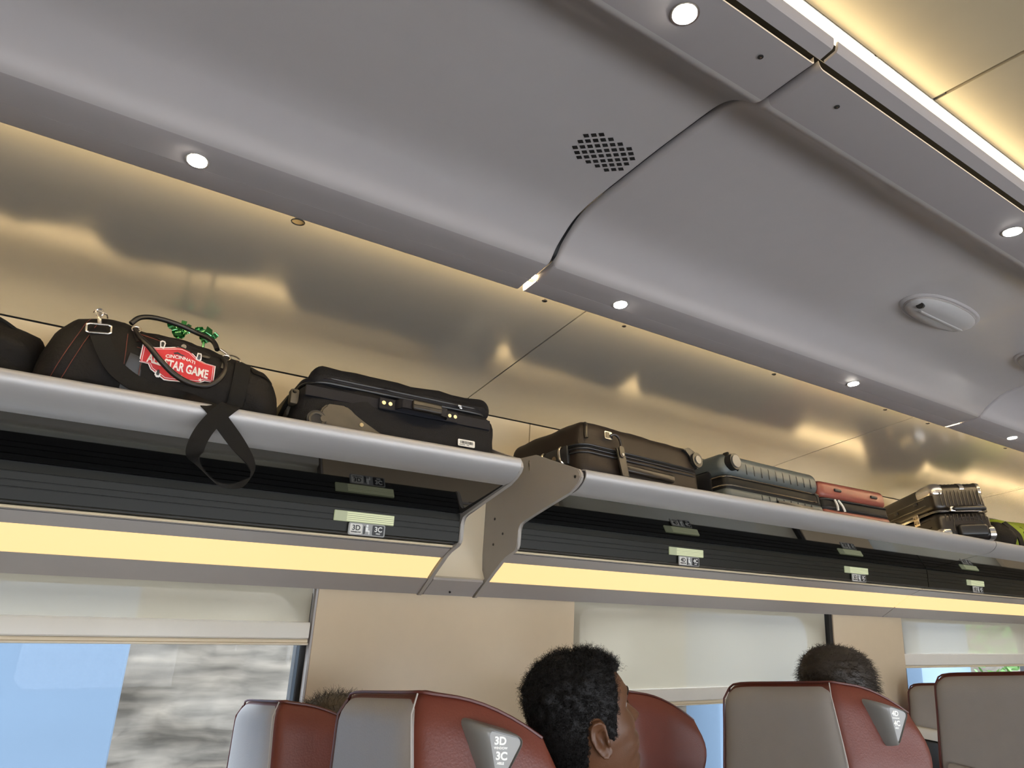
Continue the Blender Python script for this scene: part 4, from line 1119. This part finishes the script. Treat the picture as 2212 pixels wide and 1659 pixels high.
# green foil ribbons sticking up behind it
def foil(px,py,seed,label):
    c=at(px,py,Y=1.90); t=thing('foil_bow',label,'ribbon',(c.x,c.y,c.z-.04),'green foil bows behind the duffel bag'); rnd=random.Random(seed)
    b=new()
    for k in range(7):
        a=rnd.uniform(-.9,.9); L=rnd.uniform(.028,.048); pts=[]
        for j in range(5):
            u=j/4; pts.append((c+Vector((math.sin(a)*L*u+rnd.uniform(-.003,.003),rnd.uniform(-.008,.008),-.02+math.cos(a)*L*u)),Vector((math.cos(a),rnd.uniform(-.8,.8),-math.sin(a)+rnd.uniform(-.4,.4)))))
        ribbon(b,pts,rnd.uniform(.010,.018),.0006,3)
    obj('foil', b, m_foil, t)
    b=new(); tube(b,[c+Vector((0,0,-.02)),Vector((c.x,c.y,.315))],.004,8); obj('stem', b, m_foil, t)
foil(388,712,1,'crinkled green foil bow behind the duffel bag, the left one')
foil(444,722,5,'crinkled green foil bow behind the duffel bag, the right one')

# ---------------- black backpack cut by the left edge
t=thing('backpack','plain black soft bag at the left edge beside the duffel bag','backpack',(-.26,1.78,.30))
bm=new(); g=bmesh.ops.create_uvsphere(bm,u_segments=48,v_segments=32,radius=1)
for v in bm.verts:
    n=v.co.normalized(); f=(abs(n.x)**3+abs(n.y)**3+abs(n.z)**3)**(-1/3)
    d=1+noise.noise(n*2.2+Vector((4,1,2)))*.10+noise.noise(n*6)*.03
    v.co=Vector((-.262+n.x*f*.155*d,1.78+n.y*f*.15*d,.388+n.z*f*.090*d))
obj('bag_body', bm, m_duf, t, angle=180)
bm=new(); tube(bm,catmull([(-.36,1.70,.455),(-.30,1.66,.470),(-.22,1.66,.468),(-.165,1.68,.448),(-.135,1.70,.42)],6),.004,8); obj('zip', bm, m_web, t)
bm=new(); ribbon(bm,[(Vector((-.30,1.645,.45)),Vector((1,0,.2))),(Vector((-.27,1.628,.40)),Vector((1,0,.3))),(Vector((-.20,1.628,.37)),Vector((.6,0,.8))),(Vector((-.15,1.65,.35)),Vector((.3,0,.9)))],.03,.003,6); obj('strap', bm, m_web, t)

# ---------------- navy soft suitcase, handle side to the aisle
T=place(.685,1.795,0,0)
t=mk('suitcase','navy blue soft suitcase lying on its back with brass riveted handle and worn corner wheel','suitcase',T)
NXs,NYs,NZs=.575,.37,.205
def soft(sx,sy,sz,r,bulge=.006,seed=0,seg=5,taper=0,cuts=10):
    b=new(); box(b,-sx/2,sx/2,-sy/2,sy/2,0,sz,r,seg)
    bmesh.ops.subdivide_edges(b,edges=[e for e in b.edges if e.calc_length()>.05],cuts=cuts,use_grid_fill=True)
    for v in b.verts:
        x,y,z=v.co; w=Vector((x*14+seed,y*14,z*14))
        v.co.y*=1-taper*(z/sz); v.co.x*=1-taper*(1.3 if x<0 else .22)*(z/sz)
        v.co+=Vector((x/sx,y/sy,(z/sz-.5)))*bulge*(1+2*noise.noise(w))
    return b
b=soft(NXs,NYs,.155,.045,.007,2,taper=.085); obj('case_body', b, m_navy, t, T=T, angle=60)
b=soft(NXs-.050,NYs-.06,.060,.030,.008,5,taper=.06); obj('front_pocket', b, m_navy, t, T=T@Matrix.Translation((0.014,-.008,.143)), angle=60)
TP=T@Matrix.Translation((.012,0,0))
b=new(); tube(b,edge_loop(NXs-.038,NYs-.045,.060,.151),.0042,8,closed=True); tube(b,edge_loop(NXs-.044,NYs-.051,.060,.166),.0035,8,closed=True); obj('piping', b, m_dark, t, T=TP)
b=new(); tube(b,edge_loop(NXs-.040,NYs-.047,.060,.1585),.0048,8,closed=True); obj('zip', b, m_navyw, t, T=TP)
fy=-NYs/2-.004
b=new(); box(b,-.262,.262,fy+.009,fy+.016,.101,.129,.001,1); obj('webbing_band', b, m_navyw, t, T=T)
hd=None
b=new(); box(b,-.074,.154,fy+.001,fy+.010,.099,.132,.002,1); hpnl=obj('handle_base', b, m_navyw, t, T=T)
b=new(); 
for x in (-.063,-.045,.128,.145): cyl(b,(x,fy+.0015,.116),(x,fy-.0018,.116),.0052,16); 
obj('rivets', b, m_brass, hpnl, T=T)
b=new(); ribbon(b,[(Vector((-.030,fy+.004,.116)),Vector((0,0,1))),(Vector((-.022,fy-.016,.116)),Vector((0,0,1))),(Vector((-.005,fy-.024,.115)),Vector((0,0,1))),(Vector((.095,fy-.024,.112)),Vector((0,0,1))),(Vector((.110,fy-.016,.113)),Vector((0,0,1))),(Vector((.117,fy+.004,.114)),Vector((0,0,1)))],.024,.004,6); ch=obj('carry_handle', b, m_navyw, t, T=T)
b=new(); box(b,.004,.090,fy-.035,fy-.020,.100,.128,.006,3); box(b,.006,.088,fy-.0365,fy-.034,.1130,.1150); obj('grip', b, m_leath, ch, T=T, label='shiny leather grip')
# corner wheel housing
b=new(); prism(b,[(-.232,.012),(-.228,.062),(-.212,.080),(-.165,.082),(-.145,.070),(-.120,.043),(-.065,.026),(-.045,.008),(-.05,-.004),(-.225,-.004)],lambda u,v,d:(u,d,v),fy-.016,fy+.03)
bmesh.ops.bevel(b,geom=[e for e in b.edges],offset=.005,segments=3,affect='EDGES'); wh=obj('wheel_housing', b, m_wheelh, t, T=T, label='scuffed brown corner housing')
b=new(); cyl(b,(-.238,fy-.022,.030),(-.238,fy+.0,.030),.024,28); w_=obj('wheel', b, m_dark, wh, T=T)
b=new(); tube(b,[(-.238+.017*math.cos(a),fy-.023,.030+.017*math.sin(a)) for a in [2*PI*k/24 for k in range(24)]],.003,6,closed=True); cyl(b,(-.222,fy-.026,.034),(-.222,fy-.010,.034),.008,16); obj('hub', b, m_wheelh, w_, T=T)
b=new(); cyl(b,(-.125,fy-.0155,.038),(-.125,fy-.0195,.038),.0052,14); obj('rivet', b, m_brass, wh, T=T)
# barcode sticker
b=new(); prism(b,[(x,z) for x,z in rrect(.154,.206,.036,.055,.003,3)],lambda u,v,d:(u,d,v),fy-.0016,fy-.0002); sk=obj('barcode_sticker', b, m_label, t, T=T@Matrix.Translation((.0,0,0))); 
b=new(); rnd=random.Random(2); x=.161
while x<.199:
    w=rnd.choice((.0006,.001,.0016)); box(b,x,x+w,fy-.0021,fy-.0014,.043,.051); x+=w+rnd.choice((.0007,.0012))
box(b,.158,.176,fy-.0021,fy-.0014,.0395,.041); box(b,.180,.188,fy-.0021,fy-.0014,.0395,.041); obj('bars', b, m_dark, sk, T=T)
# left end: retractable handle cup, feet bar
b=new(); box(b,-.284,-.262,-.10,.02,.070,.130,.008,3); box(b,-.289,-.268,-.15,-.125,.085,.125,.005,2); obj('end_handle', b, m_wheelh, t, T=T)
b=new(); tube(b,catmull([(-.289,.10,.02),(-.290,.0,.05),(-.287,-.10,.095),(-.280,-.15,.118)],5),.006,8); obj('end_strap', b, m_web, t, T=T)
b=new(); c=Vector((.165,fy+.020,.158)); tube(b,[c,c+Vector((.010,-.004,-.006))],.0035,8); cyl(b,c+Vector((-.004,-.004,.0)),c+Vector((.006,-.004,.0)),.0045,10); obj('zip_pull', b, m_steel, t, T=T)

# ---------------- dark brown suitcase with luggage tag
T=place(1.495,1.775,math.radians(5),0)
t=mk('suitcase','dark brown soft suitcase with leather luggage tag, just right of the end plates','suitcase',T)
b=soft(.56,.36,.185,.035,.004,8,taper=.045); obj('case_body', b, m_brown, t, T=T, angle=60)
fy=-.182
b=new()
for z in (.100,.088,.076): tube(b,[p*1 for p in edge_loop(.560-.00*z,.362,.045,z)],.0030,8,closed=True)
obj('piping', b, m_dark, t, T=T)
b=new(); tube(b,edge_loop(.562,.364,.045,.094),.0022,6,closed=True); obj('zip', b, m_bluez, t, T=T)
b=new(); box(b,-.115,.130,fy-.012,fy+.006,.035,.060,.007,3); gp=obj('side_handle', b, m_brownl, t, T=T)
b=new(); prism(b,rrect(-.178,-.145,.130,.155,.004,3),lambda u,v,d:(u,d,v),fy-.005,fy+.006); bk=obj('buckle', b, m_steel, t, T=T)
b=new(); prism(b,rrect(-.174,-.158,.1335,.1515,.002,3),lambda u,v,d:(u,d,v),fy-.0065,fy-.004); obj('buckle_plate', b, m_brownl, bk, T=T)
tg=thing('luggage_tag','dark leather luggage tag hanging from the buckle of the brown suitcase','luggage tag',T@Vector((-.11,fy-.01,.03)))
b=new(); tube(b,catmull([(-.155,fy-.006,.142),(-.145,fy-.014,.146),(-.132,fy-.016,.140),(-.124,fy-.016,.128),(-.120,fy-.014,.112)],5),.0042,8); obj('loop', b, m_brownl, tg, T=T)
b=new(); prism(b,[(-.142,.105),(-.104,.096),(-.098,.015),(-.130,.012)],lambda u,v,d:(u,d-.06*(.1-v),v),fy-.014,fy-.008); bmesh.ops.bevel(b,geom=b.edges[:],offset=.002,segments=2,affect='EDGES'); obj('tag_body', b, m_brownl, tg, T=T)
b=new(); prism(b,rrect(-.131,-.110,.075,.112,.009,4),lambda u,v,d:(u,d-.06*(.1-v),v),fy-.018,fy-.014); obj('tag_tab', b, m_brownl, tg, T=T)
b=new(); cyl(b,(-.120,fy-.017,.084),(-.120,fy-.021,.084),.0045,14); obj('stud', b, m_steel, tg, T=T)
# wheel at the right upper corner, corner guard at the left
b=new(); cyl(b,(.262,fy+.015,.135),(.262,fy-.012,.135),.026,26); cyl(b,(.262,fy+.05,.150),(.262,fy+.012,.140),.030,20); w_=obj('wheel', b, m_dark, t, T=T)
b=new(); cyl(b,(.262,fy-.010,.135),(.262,fy-.016,.135),.014,20); obj('hub', b, m_plast, w_, T=T)
b=new(); prism(b,[(.205,.165),(.235,.178),(.262,.168),(.285,.145),(.283,.118),(.268,.105),(.262,.108),(.236,.125),(.232,.150),(.215,.160)],lambda u,v,d:(u,d,v),fy-.004,fy+.03); bmesh.ops.bevel(b,geom=b.edges[:],offset=.003,segments=2,affect='EDGES'); obj('wheel_guard', b, m_dark, t, T=T)
b=new(); tube(b,catmull([(-.238,fy+.016,.172),(-.246,fy+.006,.160),(-.250,fy+.004,.135),(-.250,fy+.003,.120)],5),.006,8); obj('corner_guard', b, m_brownl, t, T=T)
# chrome combination lock on the left end
b=new(); box(b,-.288,-.272,-.13,.05,.045,.105,.006,2); lk=obj('lock_plate', b, m_dark, t, T=T)
b=new()
for y in (-.110,-.030,.03): tube(b,catmull([(-.286,y,.050),(-.300,y,.060),(-.301,y,.092),(-.286,y,.102)],4),.004,8)
cyl(b,(-.286,-.075,.070),(-.293,-.075,.070),.010,16); obj('latch', b, m_chrome, lk, T=T)

# ---------------- slate blue hard case
T=place(2.155,1.775,math.radians(2),0)
t=mk('suitcase','slate blue hard suitcase with vertical grooves and a corner wheel, between brown and red cases','suitcase',T)
def ribbed(sx,sy,z0,z1,r,x0,x1,n,depth,side):
    b=new(); box(b,-sx/2,sx/2,-sy/2,sy/2,z0,z1,r,5)
    return b
b=ribbed(.575,.37,.092,.178,.034,0,0,0,0,0); sh=obj('upper_shell', b, m_blue, t, T=T)
b=ribbed(.575,.37,.0,.055,.022,0,0,0,0,0); obj('lower_shell', b, m_blue, t, T=T)
b=new(); box(b,-.284,.284,-.182,.182,.035,.10,.02,3); obj('zip_band', b, m_bluez, t, T=T)
b=new(); tube(b,edge_loop(.572,.367,.03,.090),.0028,6,closed=True); tube(b,edge_loop(.572,.367,.03,.058),.0028,6,closed=True); obj('zip', b, m_chrome, t, T=T)
fy=-.185
b=new()
for k in range(10):
    x=-.165+.043*k; tube(b,[(x,fy-.0002,.108),(x,fy-.0002,.142),(x,fy+.006,.160)],.0016,6)
for k in range(8):
    x=-.10+.043*k; tube(b,[(x,fy-.0002,.020),(x,fy-.0002,.042)],.0016,6)
obj('groove', b, m_dark, sh, T=T, label='dark vertical grooves')
b=new(); cyl(b,(-.245,fy+.03,.140),(-.245,fy-.020,.140),.029,28); w_=obj('wheel', b, m_dark, t, T=T)
b=new(); cyl(b,(-.245,fy-.018,.140),(-.245,fy-.024,.140),.022,24); obj('hub', b, m_plast, w_, T=T)
b=new(); prism(b,[(-.262,.178),(-.225,.172),(-.208,.150),(-.208,.118),(-.218,.112),(-.225,.14),(-.262,.150)],lambda u,v,d:(u,d,v),fy-.006,fy+.02); bmesh.ops.bevel(b,geom=b.edges[:],offset=.003,segments=2,affect='EDGES'); obj('wheel_guard', b, m_dark, t, T=T)
b=new(); box(b,-.02,.20,fy-.010,fy+.004,.010,.034,.006,2); obj('side_handle', b, m_dark, t, T=T)
b=new(); box(b,-.292,-.280,-.12,.05,.040,.120,.01,2); obj('end_handle', b, m_dark, t, T=T)
b=new(); tube(b,[(.235,fy-.004,.090),(.238,fy-.008,.075),(.240,fy-.008,.050)],.004,8); obj('zip_pull', b, m_dark, t, T=T)

# ---------------- brick red hard case
T=place(2.680,1.790,math.radians(-1),0)
t=mk('suitcase','brick red hard suitcase with a black zip band and two pale zip pulls','suitcase',T)
b=new(); box(b,-.222,.222,-.19,.19,.085,.160,.026,5); obj('upper_shell', b, m_redc, t, T=T)
b=new(); box(b,-.222,.222,-.19,.19,.0,.048,.018,4); obj('lower_shell', b, m_redc, t, T=T)
b=new(); box(b,-.219,.219,-.187,.187,.03,.095,.018,3); obj('zip_band', b, m_bluez, t, T=T)
b=new(); tube(b,edge_loop(.442,.379,.03,.084),.0035,6,closed=True); tube(b,edge_loop(.442,.379,.03,.050),.0035,6,closed=True); obj('zip', b, m_dark, t, T=T)
fy=-.19
for x in (-.115,.130):
    b=new(); box(b,x-.022,x+.022,fy-.007,fy+.004,.118,.131,.005,2); obj('foot', b, m_dark, t, T=T)
for x,dx in ((-.150,-.003),(-.128,.020)):
    b=new(); tube(b,catmull([(x,fy-.003,.083),(x+dx*.5,fy-.010,.060),(x+dx,fy-.010,.038)],4),.0045,8); obj('zip_pull', b, m_label, t, T=T)

# ---------------- black case with metal corners, turned and larger
T=place(3.588,1.757,math.radians(-33),.0)
t=mk('suitcase','large black brown ribbed suitcase with silver corner guards, at the right of the rack','suitcase',T)
SX,SY,SZ=.40,.56,.235     # x: short end facing the aisle
SX,SY=.25,.48; SZ=.262
b=new(); box(b,-SX/2,SX/2,-SY/2,SY/2,.132,SZ,.030,5); us=obj('upper_shell', b, m_blk, t, T=T)
b=new(); box(b,-SX/2,SX/2,-SY/2,SY/2,.0,.128,.030,5); obj('lower_shell', b, m_blk, t, T=T)
b=new(); tube(b,edge_loop(SX+.002,SY+.002,.032,.1275),.0020,6,closed=True); tube(b,edge_loop(SX+.002,SY+.002,.032,.1325),.0020,6,closed=True); obj('frame_trim', b, m_steel, t, T=T, label='thin silver frame line')
b=new()
for k in range(11):
    x=-.085+.018*k; tube(b,[(x,-SY/2-.0005,.155),(x,-SY/2-.001,.215),(x,-SY/2+.006,.245),(x,-SY/2+.03,.2622)],.0028,6); tube(b,[(x,-SY/2-.0005,.085),(x,-SY/2-.0005,.115)],.0028,6)
obj('ribs', b, m_blk, us, T=T)
b=new()
for k in range(6):
    z=.035+.034*k; tube(b,[(-SX/2-.0005,-SY/2+.06,z),(-SX/2-.0005,SY/2-.05,z)],.0028,6)
obj('end_ribs', b, m_blk, us, T=T)
# corner guards: shells that wrap the corners
def guard(x0,x1,y0,y1,z0,z1,name='corner_guard'):
    b=new(); box(b,x0,x1,y0,y1,z0,z1,.030,5); return obj(name,b,m_steel,t,T=T,label='silver corner guard')
e=.0025
guard(-SX/2-e,-SX/2+.075,-SY/2-e,-SY/2+.14,SZ-.070,SZ+e)
guard(SX/2-.045,SX/2+e,-SY/2-e,-SY/2+.10,SZ-.066,SZ+e)
guard(.005,.045,-SY/2-e,-SY/2+.06,SZ-.050,SZ+e)
guard(-SX/2-e,-SX/2+.072,-SY/2-e,-SY/2+.09,-e,.066)
guard(SX/2-.032,SX/2+e,-SY/2-e,-SY/2+.09,-e,.066)
b=new(); tube(b,catmull([(-.055,-SY/2-.002,.134),(-.05,-SY/2-.022,.136),(-.015,-SY/2-.026,.136),(.05,-SY/2-.026,.136),(.088,-SY/2-.022,.136),(.092,-SY/2-.002,.134)],5),.0095,10); ch=obj('carry_handle', b, m_dark, t, T=T)
b=new(); box(b,-.068,-.042,-SY/2-.024,-SY/2+.002,.124,.148,.006,2); box(b,.080,.098,-SY/2-.024,-SY/2+.002,.126,.146,.006,2); obj('handle_mount', b, m_steel, ch, T=T)
b=new(); box(b,-.050,.082,-SY/2-.024,-SY/2+.01,.012,.066,.012,3); tr=obj('trolley_grip', b, m_dark, t, T=T)
b=new(); tube(b,catmull([(-.058,-SY/2-.001,.04),(-.050,-SY/2-.001,.085),(.01,-SY/2-.001,.102),(.07,-SY/2-.001,.085),(.080,-SY/2-.001,.04)],6),.002,6); obj('grip_rim', b, m_blk, tr, T=T)
for z0,z1 in ((.095,.122),(.120,.147)):
    b=new(); box(b,-SX/2-.005,-SX/2+.002,-.10,-.055,z0,z1,.002,2)
    for yy in (-.092,-.063): cyl(b,(-SX/2-.004,yy,(z0+z1)/2),(-SX/2-.0075,yy,(z0+z1)/2),.003,8)
    obj('hinge', b, m_chrome, t, T=T)
b=new(); cyl(b,(-SX/2,.125,.130),(-SX/2-.004,.125,.130),.026,28); stc=obj('round_sticker', b, m_label, t, T=T)
b=text_bm('P',.034,bold=.001); put(b,lambda u,v,d:(-SX/2-.0045-d,.125-u,.130+v)); obj('lettering', b, m_dark, stc, T=T)
b=new(); tube(b,[(-SX/2-.0045,.125+.023*math.cos(a),.130+.023*math.sin(a)) for a in [2*PI*k/24 for k in range(24)]],.0012,5,closed=True); obj('sticker_ring', b, m_dark, stc, T=T)
for y,z in ((-.10,.195),(-.17,.045),(.08,.19)):
    b=new(); box(b,-SX/2-.007,-SX/2+.001,y-.016,y+.016,z-.007,z+.007,.003,2); obj('foot', b, m_dark, t, T=T)

# ---------------- lime and black backpack at the right edge
t=thing('backpack','lime green and black backpack at the right edge beside the black suitcase','backpack',(4.14,1.78,.29))
bm=new(); bmesh.ops.create_uvsphere(bm,u_segments=48,v_segments=32,radius=1)
for v in bm.verts:
    n=v.co.normalized(); f=(abs(n.x)**3+abs(n.y)**3+abs(n.z)**3)**(-1/3)
    d=1+noise.noise(n*2.0+Vector((1,7,2)))*.12
    v.co=Vector((4.20+n.x*f*.28*d,1.78+n.y*f*.17*d,.385+n.z*f*.105*d))
cg=[v.co.copy() for v in bm.verts]
obj('bag_body', bm, m_green, t, angle=180)
bm=new()
for (a,b_,w) in (((4.00,1.64,.46),(4.04,1.60,.33),.045),((4.16,1.64,.45),(4.15,1.60,.33),.03)):
    a=Vector(a); b_=Vector(b_); ribbon(bm,[(a,Vector((1,0,.2))),((a+b_)/2+Vector((0,-.03,0)),Vector((1,0,.3))),(b_+Vector((0,-.01,0)),Vector((1,0,.2)))],w,.006,6)
obj('strap', bm, m_web, t)
bm=new(); bmesh.ops.create_uvsphere(bm,u_segments=32,v_segments=20,radius=1)
for v in bm.verts:
    n=v.co.normalized(); d=1+noise.noise(n*3)*.12; v.co=Vector((3.975+n.x*.085*d,1.72+n.y*.13*d,.37+n.z*.095*d))
obj('side_pocket', bm, m_duf, t, angle=180)
